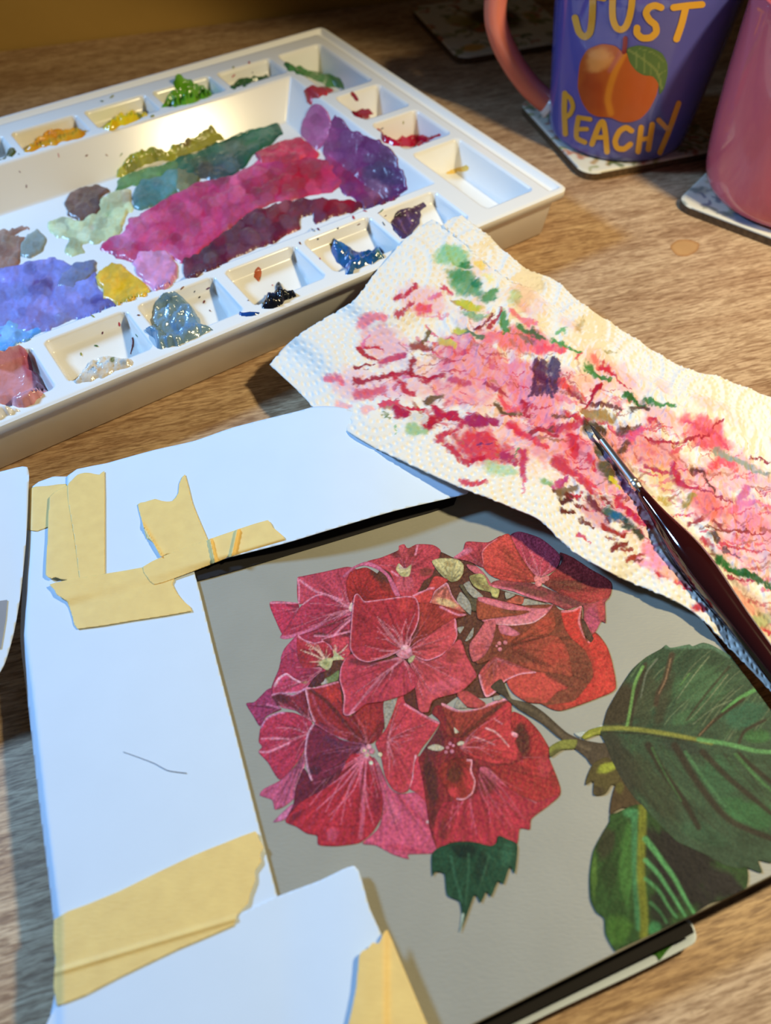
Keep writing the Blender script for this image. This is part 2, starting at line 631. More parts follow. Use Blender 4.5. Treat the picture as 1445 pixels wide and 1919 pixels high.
def paint(name, px, base, ops=(), lift=0.0003, thick=0.0, lump=0.0, lscale=0.08, mat=None, step=2.2, var=0.14, label=None, wob=3.0):
    seed_c[0] += 11
    s = seed_c[0]
    poly = smooth_closed(px, 8)
    if wob:
        n = len(poly); i = np.arange(n)
        L = np.concatenate([[0], np.cumsum(np.linalg.norm(np.diff(poly, axis=0), axis=1))])
        poly = poly + wob * 2 * np.stack([vnoise(L * 0.12, L * 0 + s, s) - .5, vnoise(L * 0.12, L * 0 + s + 9, s + 3) - .5], 1)
    P, Fq, d = shape_mesh(poly, step, 0)
    X = on_palette(P, lift)
    if thick:
        X[:, 2] += thick * sstep(0, 9, d)
    if lump:
        X[:, 2] += lump * (fbm(P[:, 0] * lscale, P[:, 1] * lscale, s) - 0.35) * sstep(0, 7, d)
    X[:, 2] -= (lift + 0.0002) * (1 - sstep(0, 2.0, d))
    C = shade(P, base, ops, s, None, var, 0.07)
    if name == 'paint_smear':
        rr = np.random.default_rng(s)
        for k in range(int(len(P) * step * step / 75)):
            c0 = P[rr.integers(len(P))]; R = 6 + 11 * rr.random()
            e = np.hypot(P[:, 0] - c0[0], (P[:, 1] - c0[1]) * 1.15) / R
            w = 1 - sstep(0.80, 1.0, e)
            tint = C[np.argmin(e)] * (0.72 + 0.55 * rr.random()); tint = tint + (0.035 * rr.random() ** 2) * (1 - tint)
            C += (w * 0.6)[:, None] * (tint - C)
            X[:, 2] += 0.00022 * w * (0.6 + 0.4 * e * e) * sstep(0, 4, d) * (0.3 + rr.random())
        C = np.clip(C, 0.001, 1)
    o = mesh_obj(name, X, Fq, mat or M_paint, pal, C)
    if label: o['label'] = label
    return o


def rdabs(px, n, cols, rmin, rmax, a=0.7, sd=1):
    """brush dabs spread over an outline"""
    r = np.random.default_rng(sd)
    q = np.array(px); lo_, hi_ = q.min(0), q.max(0); out = []
    while len(out) < n:
        p = lo_ + r.random(2) * (hi_ - lo_)
        if inside_poly(p[None], q)[0]:
            c = cols[r.integers(len(cols))]; k = rmin + r.random() * (rmax - rmin)
            out.append(('dab', p[0], p[1], k, k * (0.5 + 0.5 * r.random()), r.random() * 3.1, c, a * (0.5 + 0.5 * r.random())))
    return out


S = P1([(-60, 850), (100, 790), (250, 740), (370, 735), (480, 770), (560, 770), (640, 800), (690, 960), (790, 1050)]) + \
    P4([(700, 150), (560, 200), (390, 262), (300, 300), (180, 300), (60, 330), (-60, 350)])
paint('paint_smear', S, (128, 128, 200), rdabs(S, 26, [(150, 150, 215), (110, 110, 190), (100, 90, 165), (165, 150, 210), (120, 140, 215)], 10, 32, .8, 3) +
      [('dab', 85, 535, 30, 10, .2, (110, 75, 140), .9), ('dab', 190, 570, 30, 16, -.3, (80, 70, 140), .8), ('dab', 35, 555, 26, 18, .3, (120, 135, 205), .8), ('dab', 75, 585, 26, 22, 0, (150, 135, 200), .9), ('dab', 130, 600, 22, 10, -.4, (105, 105, 130), .8)], lump=0.0009, label='lavender and blue violet smears')
S = P4([(-60, 300), (60, 225), (180, 255), (330, 270), (200, 345), (100, 405), (-60, 470)])
paint('paint_smear', S, (95, 165, 235), rdabs(S, 8, [(70, 140, 225), (150, 195, 240)], 10, 22, .8, 4), 0.0006, lump=0.0006)
S = P1([(380, 930), (420, 850), (520, 770), (640, 755), (655, 810), (600, 880), (500, 940), (440, 955)])
paint('paint_smear', S, (122, 130, 168), rdabs(S, 5, [(140, 140, 190), (105, 115, 150)], 8, 18, .7, 5), 0.0009, lump=0.0006)
S = P1([(-60, 560), (60, 540), (160, 515), (210, 535), (100, 580), (170, 590), (140, 700), (130, 780), (0, 840), (-60, 850)])
paint('paint_smear', S, (158, 120, 105), rdabs(S, 5, [(130, 95, 90), (190, 160, 130)], 8, 18, .8, 6), 0.0004, lump=0.0006)
S = P1([(140, 720), (150, 620), (200, 560), (260, 545), (312, 590), (290, 680), (220, 735)])
paint('paint_smear', S, (150, 160, 152), rdabs(S, 3, [(130, 140, 140)], 8, 16, .6, 7), 0.0007, lump=0.0005)
S = P1([(315, 520), (380, 465), (480, 460), (560, 490), (680, 350), (760, 280), (880, 270), (900, 400), (870, 450), (830, 540), (760, 610), (640, 640), (570, 640), (570, 700), (480, 725), (430, 700), (460, 610), (380, 590)])
paint('paint_smear', S, (200, 208, 160), rdabs(S, 9, [(180, 190, 140), (210, 215, 185), (170, 185, 150)], 8, 18, .7, 8) +
      [('dab', 228, 375, 18, 16, 0, (165, 130, 105), .9), ('dab', 118, 425, 22, 16, 0, (178, 184, 160), .8), ('dab', 214, 408, 9, 5, .3, (80, 140, 80), .9), ('dab', 175, 427, 10, 7, .3, (215, 165, 160), .7)], 0.0004, lump=0.0006, label='pale green smear')
S = P1([(440, 380), (490, 290), (620, 240), (740, 260), (740, 300), (690, 330), (680, 420), (620, 470), (540, 490), (470, 450)])
paint('paint_smear', S, (112, 82, 72), rdabs(S, 7, [(90, 62, 58), (140, 105, 92), (70, 60, 75)], 6, 15, .8, 9), 0.0009, lump=0.001, label='brown dab')
S = [(262, 402), (300, 376), (355, 348), (400, 336), (440, 326), (475, 306), (505, 284), (540, 268), (575, 276), (592, 298), (620, 302), (640, 330), (640, 352), (600, 366), (560, 374), (530, 378), (500, 388), (462, 404), (430, 432), (400, 452), (370, 480), (345, 494), (300, 474), (262, 494), (215, 482), (186, 468), (205, 447), (235, 432), (240, 408)]
paint('paint_smear', S, (200, 62, 115), rdabs(S, 30, [(210, 85, 140), (185, 45, 95), (205, 70, 120), (190, 40, 80)], 8, 26, .75, 10) +
      [('dab', 560, 335, 75, 36, -.3, (185, 22, 48), .95), ('dab', 500, 350, 50, 28, -.3, (178, 35, 70), .8), ('dab', 560, 290, 45, 22, -.2, (205, 50, 78), .9), ('dab', 235, 450, 34, 24, 0, (212, 120, 170), .9), ('dab', 262, 416, 26, 16, 0, (214, 112, 155), .8), ('dab', 330, 478, 30, 12, 0, (212, 110, 160), .8)],
      0.0005, lump=0.0012, label='magenta and crimson smear')
S = [(342, 492), (370, 476), (400, 452), (440, 422), (470, 398), (520, 382), (556, 374), (596, 372), (640, 374), (678, 378), (676, 394), (620, 408), (592, 424), (586, 404), (566, 408), (560, 430), (520, 452), (470, 472), (400, 504), (352, 524)]
paint('paint_smear', S, (100, 32, 58), rdabs(S, 18, [(80, 30, 62), (125, 30, 55), (70, 35, 70)], 8, 24, .8, 11) +
      [('dab', 640, 384, 50, 18, -.2, (160, 22, 42), .95), ('dab', 530, 398, 40, 16, -.4, (140, 25, 45), .8), ('dab', 545, 436, 30, 10, -.4, (165, 40, 60), .7)], 0.0009, lump=0.0012, label='dark plum and deep red smear')
S = P3([(180, 230), (280, 310), (350, 350), (420, 370), (480, 420), (520, 500), (552, 600), (520, 650), (420, 690), (340, 710), (250, 650), (200, 600), (170, 540), (120, 420)])
paint('paint_smear', S, (130, 48, 104), rdabs(S, 16, [(150, 50, 105), (110, 45, 105), (165, 45, 90)], 8, 24, .8, 12) +
      [('dab', 725, 330, 48, 34, .5, (82, 44, 96), .95), ('dab', 700, 290, 40, 25, .6, (105, 42, 92), .8), ('dab', 620, 270, 26, 40, .3, (186, 80, 140), .8)], 0.0007, lump=0.001, label='purple smear')
S = P3([(60, 190), (110, 182), (150, 220), (172, 290), (150, 360), (100, 412), (50, 380), (8, 330), (20, 260)])
paint('paint_smear', S, (196, 98, 148), rdabs(S, 4, [(186, 85, 138), (206, 115, 160)], 10, 20, .6, 13), 0.001, lump=0.0005, wob=1, label='mauve oval dab')
S = P1([(900, 780), (950, 700), (1050, 680), (1150, 710), (1210, 790), (1200, 870), (1120, 940), (1040, 950), (960, 890)])
paint('paint_smear', S, (224, 146, 188), rdabs(S, 6, [(230, 165, 200), (215, 130, 175)], 6, 16, .7, 14) + [('dab', 300, 505, 8, 5, 0, (240, 140, 120), .7)], 0.0011, lump=0.0008, label='light pink dab')
S = P1([(630, 880), (690, 810), (760, 775), (850, 800), (910, 860), (1030, 965), (950, 1000), (860, 1030), (790, 1050), (690, 1010), (700, 950)])
paint('paint_smear', S, (248, 196, 62), [('dab', 222, 528, 30, 22, .5, (240, 180, 20), .9), ('line', [(205, 525), (225, 545), (250, 535)], 4, (225, 160, 10), .7, 0), ('line', [(215, 510), (235, 520)], 4, (252, 215, 90), .7, 0)], 0.0012, lump=0.0014, label='bright yellow dab')
# greens
S = P2([(150, 570), (250, 505), (400, 465), (560, 440), (565, 500), (430, 560), (290, 605), (200, 625), (130, 660)])
paint('paint_smear', S, (98, 140, 78), rdabs(S, 6, [(120, 150, 70), (80, 130, 90)], 8, 20, .7, 15), 0.0004, lump=0.0006)
S = P2([(530, 430), (700, 370), (850, 300), (1000, 250), (1220, 190), (1262, 270), (1150, 345), (1062, 410), (1000, 490), (900, 578), (800, 580), (690, 560), (560, 520)])
paint('paint_smear', S, (42, 100, 76), rdabs(S, 10, [(36, 85, 80), (60, 115, 85), (50, 75, 80)], 8, 22, .8, 16) +
      [('dab', 425, 318, 34, 22, -.4, (52, 62, 78), .95), ('dab', 385, 325, 16, 18, 0, (92, 72, 66), .85), ('dab', 490, 260, 40, 14, -.4, (30, 110, 70), .9), ('dab', 440, 275, 22, 14, 0, (70, 90, 70), .7)], 0.0006, lump=0.001, label='dark green smear')
S = P2([(555, 475), (680, 455), (702, 590), (620, 645), (540, 660)])
paint('paint_smear', S, (108, 112, 80), rdabs(S, 3, [(120, 115, 90)], 8, 16, .7, 17), 0.0009, lump=0.0006)
S = P2([(248, 650), (300, 585), (430, 545), (560, 490), (562, 640), (480, 705), (390, 762), (290, 775), (250, 740)])
paint('paint_smear', S, (80, 132, 132), rdabs(S, 5, [(70, 125, 130), (95, 145, 135)], 10, 20, .7, 18), 0.001, lump=0.0006, label='teal block of paint')
S = P2([(140, 560), (165, 480), (205, 430), (270, 378), (330, 372), (380, 348), (440, 372), (492, 372), (520, 322), (570, 318), (620, 288), (680, 282), (720, 240), (760, 236), (790, 196), (835, 258), (870, 285), (790, 330), (700, 372), (560, 424), (400, 456), (300, 486), (200, 540)])
paint('paint_smear', S, (172, 170, 50), rdabs(S, 14, [(185, 175, 40), (120, 130, 45), (165, 155, 60)], 5, 12, .8, 19) + [('dab', 355, 265, 40, 12, -.4, (120, 100, 62), .9), ('dab', 395, 245, 8, 14, 0, (80, 55, 40), .9)], 0.0007, 0.0008, 0.0045, 0.16, M_gloss, label='glossy olive and yellow-green ridge')
S = P6([(290, 940), (400, 870), (500, 840), (600, 830), (705, 920), (700, 955), (560, 990), (440, 1010), (320, 1000)])
paint('paint_smear', S, (206, 52, 86), rdabs(S, 6, [(215, 75, 105), (195, 35, 65)], 8, 18, .7, 20), 0.0011, lump=0.0006)
S = P3([(25, 120), (60, 80), (110, 85), (190, 105), (150, 132), (85, 150), (60, 190), (40, 160)])
paint('paint_smear', S, (188, 28, 48), (), 0.0003, 0.0006, label='red smear on the corner')

# ---- paint in the wells
S = P4([(-60, 460), (40, 440), (80, 408), (160, 405), (200, 460), (220, 540), (260, 600), (312, 680), (270, 750), (180, 805), (60, 800), (-60, 770)])
paint('paint_blob', S, (214, 148, 156), [('dab', 40, 660, 22, 12, .2, (228, 178, 178), .8), ('dab', 50, 680, 26, 20, 0, (205, 120, 130), .6), ('dab', 52, 690, 14, 60, -.3, (150, 40, 60), .0), ('dab', 60, 705, 12, 30, -.4, (170, 60, 90), .7), ('dab', 50, 668, 10, 20, -.2, (190, 70, 85), .6)], 0.0006, 0.003, 0.0022, 0.035, M_gloss, label='pink paint filling a well')
S = P4([(-60, 790), (30, 795), (130, 825), (90, 850), (0, 885), (-60, 900)])
paint('paint_blob', S, (240, 240, 246), [('dab', 37, 762, 9, 4, 0, (190, 50, 70), .9)], 0.001, 0.002, 0.002, 0.1, M_gloss)
S = P4([(500, 655), (560, 560), (620, 500), (690, 462), (760, 470), (880, 488), (905, 520), (800, 560), (680, 612)])
paint('paint_blob', S, (222, 214, 202), [('dab', 213, 680, 6, 8, 0, (120, 115, 40), .95), ('dab', 188, 697, 9, 6, 0, (205, 180, 150), .8), ('dab', 232, 684, 8, 4, 0, (120, 140, 150), .6), ('dab', 184, 686, 4, 3, 0, (150, 180, 215), .8)], 0.0005, 0.001, 0.003, 0.13, M_gloss, label='milky white medium in a well')
S = P4([(1035, 200), (1050, 100), (1120, 40), (1200, 35), (1290, 110), (1340, 200), (1365, 250), (1445, 282), (1380, 322), (1250, 370), (1140, 412), (1070, 400), (1040, 330), (975, 280), (1030, 270)])
paint('paint_blob', S, (118, 150, 174), rdabs(S, 9, [(150, 175, 190), (95, 130, 165), (80, 120, 165)], 6, 15, .7, 22), 0.0006, 0.002, 0.0042, 0.075, M_gloss, label='slate blue paint blob')
S = P5([(410, 720), (418, 632), (480, 612), (508, 545), (552, 590), (600, 600), (642, 630), (560, 672), (480, 712)])
paint('paint_blob', S, (18, 22, 34), [('dab', 508, 560, 12, 7, 0, (30, 55, 105), .7)], 0.0006, 0.002, 0.006, 0.14, M_gloss, label='blue black paint blob')
S = P5([(250, 745), (310, 738), (392, 732), (360, 772), (290, 778)])
paint('paint_blob', S, (26, 72, 148), [('dab', 472, 584, 14, 4, 0, (15, 20, 40), .8)], 0.0006, 0.001, 0.002, 0.12, M_gloss)
S = P5([(868, 262), (910, 254), (1000, 300), (1100, 340), (1200, 296), (1222, 380), (1130, 422), (1040, 462), (915, 512), (972, 470), (888, 382)])
paint('paint_blob', S, (36, 92, 156), [('dab', 668, 480, 16, 12, .4, (95, 95, 140), .7), ('dab', 695, 483, 18, 9, 0, (25, 70, 110), .8), ('dab', 710, 480, 8, 6, 0, (90, 130, 120), .7), ('dab', 640, 462, 14, 8, .4, (75, 130, 190), .7)], 0.0006, 0.002, 0.005, 0.11, M_gloss, label='bright blue paint blob')
S = P3([(468, 795), (490, 735), (560, 700), (600, 705), (640, 682), (655, 700), (625, 730), (615, 790), (572, 855), (530, 868)])
paint('paint_blob', S, (78, 56, 92), [('line', [(745, 410), (760, 440)], 3, (130, 95, 140), .8, .3), ('line', [(760, 400), (772, 425)], 3, (130, 95, 140), .8, .3), ('dab', 745, 405, 12, 6, .4, (40, 36, 46), .8)], 0.0006, 0.0006, 0.002, 0.2, label='dark violet paint streaks')
S = P7([(1095, 612), (1150, 560), (1200, 510), (1158, 450), (1230, 428), (1310, 460), (1400, 500), (1442, 540), (1300, 592), (1160, 624)])
paint('paint_blob', S, (100, 160, 36), rdabs(S, 6, [(120, 180, 50), (70, 130, 30)], 6, 14, .8, 23), 0.001, 0.003, 0.006, 0.12, M_gloss, label='leaf green paint blob')
S = P7([(700, 772), (760, 700), (850, 668), (980, 648), (1012, 670), (900, 722), (770, 774)])
paint('paint_blob', S, (242, 204, 36), [('dab', 262, 220, 6, 4, 0, (90, 120, 70), .8), ('dab', 248, 213, 5, 4, 0, (110, 120, 40), .8)], 0.0006, 0.002, 0.004, 0.14, M_gloss, label='yellow paint blob')
S = P7([(170, 920), (260, 830), (330, 774), (450, 768), (590, 768), (592, 800), (450, 852), (300, 892)])
paint('paint_blob', S, (230, 162, 42), rdabs(S, 4, [(215, 140, 30), (240, 180, 60)], 6, 12, .7, 24) + [('dab', 145, 238, 14, 5, 0, (120, 95, 40), .6), ('dab', 52, 275, 5, 4, 0, (50, 60, 30), .9)], 0.0006, 0.002, 0.004, 0.12, M_gloss, label='ochre paint blob')
S = P7([(-60, 985), (20, 960), (60, 908), (105, 892), (108, 935), (50, 960)])
paint('paint_blob', S, (90, 95, 50), (), 0.0006, 0.001, 0.003, 0.12, M_gloss)
S = P6([(118, 484), (160, 440), (250, 412), (360, 402), (382, 420), (270, 452), (170, 488)])
paint('paint_blob', S, (56, 98, 62), (), 0.0006, 0.001, 0.003, 0.12, M_gloss)
S = P6([(478, 316), (560, 330), (680, 370), (800, 398), (872, 440), (884, 494), (800, 482), (680, 442), (560, 392), (500, 372)])
paint('paint_blob', S, (82, 134, 74), rdabs(S, 4, [(70, 115, 60), (110, 160, 95)], 5, 10, .7, 25), 0.0006, 0.001, 0.003, 0.12, M_gloss, label='mid green paint across the corner well')
S = P6([(918, 636), (960, 650), (1030, 628), (1090, 656), (1114, 682), (1020, 692), (960, 682)])
paint('paint_blob', S, (146, 22, 38), (), 0.0006, 0.001, 0.003, 0.12, M_gloss)
S = P6([(925, 520), (945, 510), (975, 540), (985, 575), (960, 575)])
paint('paint_blob', S, (146, 24, 36), (), 0.0004, 0.0004, wob=1)
S = P3([(398, 296), (430, 320), (480, 360), (560, 338), (640, 344), (724, 338), (650, 372), (580, 402), (500, 392), (440, 372)])
paint('paint_blob', S, (186, 26, 62), rdabs(S, 5, [(205, 40, 80), (150, 18, 45)], 5, 10, .7, 26), 0.0006, 0.002, 0.004, 0.13, M_gloss, label='crimson paint blob')
S = P3([(748, 522), (850, 490), (872, 500), (862, 520), (760, 536)])
paint('paint_blob', S, (232, 196, 100), (), 0.0005, 0.0006, wob=1)
S = P5([(345, 505), (350, 450), (375, 430), (402, 450), (400, 500), (385, 540), (362, 520)])
paint('paint_blob', S, (190, 100, 65), (), 0.0003, 0.0003, wob=1)
S = P4([(880, 440), (885, 380), (895, 310), (910, 360), (900, 420), (892, 452)])
paint('paint_blob', S, (125, 55, 45), (), 0.0003, 0.0003, wob=1)
# stray specks of dried paint, too many and too small to pick apart
spk_V, spk_F, spk_C = [], [], []
r_ = np.random.default_rng(21)
speck_cols = [(70, 110, 60), (120, 60, 45), (190, 60, 80), (60, 60, 70), (150, 150, 60), (110, 60, 90)]
anchors = [(600, 420, 60, 40), (600, 480, 30, 50), (480, 530, 40, 40), (350, 555, 50, 30), (200, 610, 90, 20), (170, 640, 60, 50), (150, 330, 90, 40), (60, 300, 60, 60), (700, 415, 40, 30), (390, 560, 30, 40), (740, 420, 60, 30), (760, 240, 60, 20), (490, 130, 60, 15), (250, 200, 60, 20)]
for ax, ay, sx, sy in anchors:
    for k in range(4):
        c = np.array([ax + (r_.random() - .5) * 2 * sx, ay + (r_.random() - .5) * 2 * sy])
        a = r_.random() * 3.14; L = 1.5 + 3.5 * r_.random(); w = 0.8 + 1.2 * r_.random()
        th = np.linspace(0, 2 * np.pi, 9)[:-1]
        q = c + np.stack([np.cos(th) * L * math.cos(a) - np.sin(th) * w * math.sin(a), np.cos(th) * L * math.sin(a) + np.sin(th) * w * math.cos(a)], 1)
        X = on_palette(q, 0.0003)
        b = len(spk_V); spk_V += X.tolist(); spk_F.append(tuple(range(b + 7, b - 1, -1)))
        spk_C += [lin(speck_cols[r_.integers(len(speck_cols))])] * 8
tag(mesh_obj('paint_specks', spk_V, spk_F, M_paint, pal, np.array(spk_C)), kind='stuff')

# ================================================================== PAINTING
Z0 = 0.014
PA = math.radians(22.3)
E1 = np.array([math.cos(PA), math.sin(PA)]); E2 = np.array([-E1[1], E1[0]])
q_r = at(1366, 1227, Z0)[:2]; q_b = at(890, 1919, Z0)[:2]
e1r = q_r @ E1; e2b = q_b @ E2
e1l, e2t = -0.0590, 0.243
art = empty('painting', (*(E1 * (e1l + e1r) / 2 + E2 * (e2b + e2t) / 2), 0),
            'unfinished painting of a red hydrangea with green leaves on a grey-green board', 'painting')
V, Fc = box_pts(np.zeros(2), E1, E2, e1l, e1r, e2b, e2t, 0.0, Z0 - 0.0004, 0.0)
mesh_obj('board', V, Fc, M_board, art, smooth=False)
V, Fc = box_pts(np.zeros(2), E1, E2, e1l, e1r, e2b, e2t, Z0 - 0.0004, Z0, 0.0003)
mesh_obj('painted_ground', V, Fc, M_ground, art, smooth=False)

def part_group(name, parent, label=None):
    o = bpy.data.objects.new(name, None); o.empty_display_size = 0.01
    col.objects.link(o); o.parent = parent
    if label: o['label'] = label
    return o


flower = part_group('flower_head', art, 'painted red and pink hydrangea head')
IN_FLOWER = ('petal', 'flower_center', 'sepal', 'ground_gap', 'shadow_underpaint', 'stalk', 'leaf_tip')
layer = [0]
ART = np.array([0.98, 0.89, 0.77])
ARTL = np.array([0.90, 0.80, 0.76])
PINK = (226, 138, 176)
BROWN = (84, 52, 42)


def clip_board(X):
    """keep painted shapes on the board"""
    a = X[:, :2] @ E1; b = X[:, :2] @ E2
    a = np.clip(a, e1l, e1r - 0.0001); b = np.clip(b, e2b + 0.0001, e2t)
    X[:, :2] = a[:, None] * E1 + b[:, None] * E2
    return X


def petal(name, tile, pts, base, center=None, veins=0, vein_col=(222, 135, 165), vlen=(0.35, 0.9), va=0.6, vw=1.7,
          edge=None, ops=(), step=2.0, var=0.24, label=None, mat=None, spread=None, cv=6, dark_edge=0.45):
    layer[0] += 1
    s = layer[0] * 13
    r = np.random.default_rng(s)
    px = tile(pts)
    poly = smooth_closed(px, cv)
    P, Fq, d = shape_mesh(poly, step, 0)
    zz = Z0 + 0.00003 + layer[0] * 0.000004
    X = clip_board(at(P[:, 0], P[:, 1], zz))
    ol = []
    if dark_edge:
        ol.append(('edge', d, 2.2, tuple(np.array(base) * 0.45), dark_edge))
    for op in ops:
        op = list(op)
        if op[0] == 'dab':
            (op[1], op[2]), = tile([(op[1], op[2])]); op[3] /= tile.k; op[4] /= tile.k
        elif op[0] == 'line':
            op[1] = tile(op[1]); op[2] = op[2] / tile.k
        ol.append(tuple(op))
    st = None
    if center is not None:
        (cx, cy), = tile([center]); st = (cx, cy)
        if mat is None:                      # darker brushed streaks running out from the centre
            for i in np.linspace(0, len(poly), 26, endpoint=False).astype(int):
                e = poly[(i + r.integers(-2, 3)) % len(poly)]; v = e - np.array([cx, cy])
                f0, f1 = 0.02 + 0.25 * r.random(), 0.45 + 0.5 * r.random()
                ol.append(('line', [np.array([cx, cy]) + v * f0, np.array([cx, cy]) + v * (f0 + f1) / 2, np.array([cx, cy]) + v * f1], 2.0 + 2.5 * r.random(), tuple(np.array(base) * (0.55 + 0.2 * r.random())), .30 + .3 * r.random(), .5))
        if veins:
            idx = np.linspace(0, len(poly), veins, endpoint=False).astype(int)
            for i in idx:
                e = poly[(i + r.integers(-3, 4)) % len(poly)]
                v = e - np.array([cx, cy]); L = np.linalg.norm(v)
                if L < 22: continue
                f = vlen[0] + (vlen[1] - vlen[0]) * r.random()
                nrm = np.array([-v[1], v[0]]) / L
                bow = (r.random() - .5) * 0.16 * L
                pts_ = [np.array([cx, cy]) + v * 0.04, np.array([cx, cy]) + v * f * 0.5 + nrm * bow, np.array([cx, cy]) + v * f]
                ol.append(('line', pts_, vw * (0.8 + 0.5 * r.random()), vein_col, va * (0.6 + 0.4 * r.random()), 0.55))
                if r.random() < 0.6:
                    q = np.array([cx, cy]) + v * f * 0.55 + nrm * bow
                    ol.append(('line', [q, q + v * 0.16 + nrm * L * 0.10 * (1 if r.random() < .5 else -1)], vw * 0.8, vein_col, va * 0.6, 0.6))
    if edge is not None:
        if isinstance(edge[0], (int, float)):
            ol.append(('edge', d, edge[0], edge[1], 0.95))
        else:
            for pts_, w, c in edge:
                ol.append(('line', tile(pts_), w, c, 0.95, 0.1))
    C = shade(P, base, ol, s, st, var, 0.11)
    g = C.mean(1, keepdims=True)
    C = np.clip((C + 0.09 * (g - C)) * (ARTL if mat is M_leafart else ART), 0.002, 1)
    o = mesh_obj(name, X, Fq, mat or M_art, flower if name in IN_FLOWER else art, C)
    if label: o['label'] = label
    return o


GND = (158, 158, 152)

# dark depth between the petals
petal('shadow_underpaint', T2, [(-300, 300), (60, 210), (200, 260), (320, 280), (430, 380), (500, 480), (720, 550), (940, 620), (1000, 760), (900, 1250), (600, 1200), (560, 1290), (420, 1320), (250, 1300), (100, 1400), (-200, 1560), (-500, 1500), (-700, 1300), (-900, 1200), (-1000, 1000), (-700, 800)], (96, 56, 44), var=0.3)
# top left flower
petal('petal', T1, [(430, 415), (470, 400), (640, 365), (800, 330), (870, 345), (1000, 420), (860, 560), (835, 640), (700, 600), (560, 570), (440, 610)], (190, 62, 92), (830, 640), 12, edge=[([(440, 600), (445, 500), (432, 420)], 2.2, PINK), ([(450, 430), (560, 510), (650, 540), (760, 580)], 3.0, PINK)])
petal('petal', T1, [(225, 595), (425, 600), (445, 640), (400, 740), (330, 850), (270, 740)], (204, 48, 92), (440, 640), 7, va=.35, edge=[([(230, 600), (320, 598), (425, 603)], 2.4, PINK)])
petal('petal', T1, [(955, 290), (1060, 260), (1190, 205), (1195, 172), (1235, 160), (1262, 192), (1330, 160), (1450, 165), (1510, 210), (1480, 300), (1440, 400), (1380, 440), (1320, 545), (1200, 545), (1130, 380), (1040, 330)], (194, 62, 82), (1230, 360), 8, va=.3,
      ops=[('dab', 1180, 230, 60, 40, 0, (90, 45, 42), .8), ('dab', 1290, 220, 50, 70, .4, (120, 55, 48), .7), ('line', [(1210, 175), (1235, 260), (1250, 330)], 40, (205, 80, 95), .8, 0), ('dab', 1400, 370, 60, 40, 0, (110, 60, 45), .7), ('dab', 1240, 460, 80, 60, 0, (206, 92, 118), .7)],
      edge=[([(1335, 170), (1320, 240)], 2.5, PINK), ([(1140, 365), (1190, 400)], 2.5, PINK)])
petal('petal', T1, [(800, 430), (830, 370), (900, 342), (960, 338), (1060, 400), (1150, 480), (1205, 550), (1000, 595), (920, 575), (870, 535), (830, 600), (800, 500)], (176, 42, 44), (900, 560), 0, ops=[('dab', 1040, 400, 90, 40, .6, (88, 52, 40), .9), ('dab', 1100, 480, 80, 40, .6, (120, 50, 40), .7), ('dab', 880, 430, 70, 70, 0, (190, 45, 48), .6)])
petal('petal', T1, [(770, 400), (850, 330), (950, 290), (1040, 320), (1130, 400), (1205, 545), (1165, 545), (1100, 405), (1030, 350), (940, 322), (860, 342), (790, 408)], (212, 104, 150), None)
petal('sepal', T1, [(1172, 350), (1195, 303), (1240, 345), (1288, 313), (1282, 370), (1268, 402), (1215, 402)], (205, 196, 150), None, ops=[('dab', 1230, 330, 40, 20, 0, (225, 190, 205), .7), ('dab', 1230, 385, 40, 16, 0, (150, 150, 95), .7)])
petal('petal', T1, [(300, 862), (340, 800), (400, 710), (470, 610), (560, 545), (650, 535), (740, 585), (845, 645), (840, 690), (700, 750), (560, 805), (440, 850), (350, 874)], (184, 48, 84), (845, 645), 12, ops=[('line', [(840, 680), (700, 705), (560, 790), (400, 850), (310, 864)], 20, (218, 112, 160), .9, 0)], edge=[([(470, 612), (560, 548), (650, 538), (740, 590), (830, 640)], 3.0, PINK)])
petal('petal', T1, [(440, 850), (560, 805), (700, 752), (840, 692), (838, 790), (830, 870), (640, 880), (560, 905), (480, 880)], (176, 46, 80), (840, 700), 4, ops=[('dab', 600, 840, 60, 20, 0, (95, 45, 45), .9), ('dab', 790, 830, 40, 40, 0, (90, 40, 40), .8)], edge=[([(840, 720), (760, 790), (700, 850), (620, 880)], 3.0, PINK), ([(560, 850), (680, 850), (830, 815)], 2.5, PINK)])
petal('flower_center', T1, [(818, 640), (835, 600), (858, 615), (855, 660), (830, 665)], (232, 205, 205), None, dark_edge=0)
# left small petals
petal('petal', T1, [(305, 1030), (330, 950), (390, 880), (435, 845), (450, 1000), (380, 1010)], (204, 66, 118), (440, 1000), 4, va=.4)
petal('petal', T1, [(235, 1240), (290, 1100), (315, 1020), (420, 965), (470, 1080), (600, 1085), (645, 1110), (560, 1190), (480, 1245), (400, 1275), (270, 1290)], (180, 48, 92), (620, 1100), 10)
petal('petal', T1, [(245, 1232), (290, 1160), (350, 1130), (410, 1170), (480, 1190), (640, 1112), (500, 1245), (420, 1280), (300, 1285), (238, 1305)], (198, 58, 106), (600, 1120), 6, edge=[([(262, 1222), (300, 1160), (350, 1135), (405, 1170), (450, 1195)], 4, (232, 170, 205)), ([(640, 1125), (500, 1245), (420, 1278), (300, 1285), (240, 1305)], 3.5, (210, 150, 195))], ops=[('dab', 480, 1195, 40, 14, 0.2, (140, 120, 80), .8)])
petal('petal', T1, [(435, 845), (480, 875), (560, 900), (640, 885), (690, 940), (692, 1000), (650, 1050), (570, 1082), (480, 1092), (440, 1030), (425, 930)], (186, 44, 64), (650, 1045), 14, (240, 205, 190), (.5, .95), .8, 2.0, edge=[([(435, 850), (500, 888), (560, 902), (640, 888), (690, 945)], 3, PINK)], ops=[('dab', 470, 1000, 50, 80, 0, (130, 35, 45), .6), ('dab', 640, 1040, 70, 40, 0, (222, 170, 150), .8)])
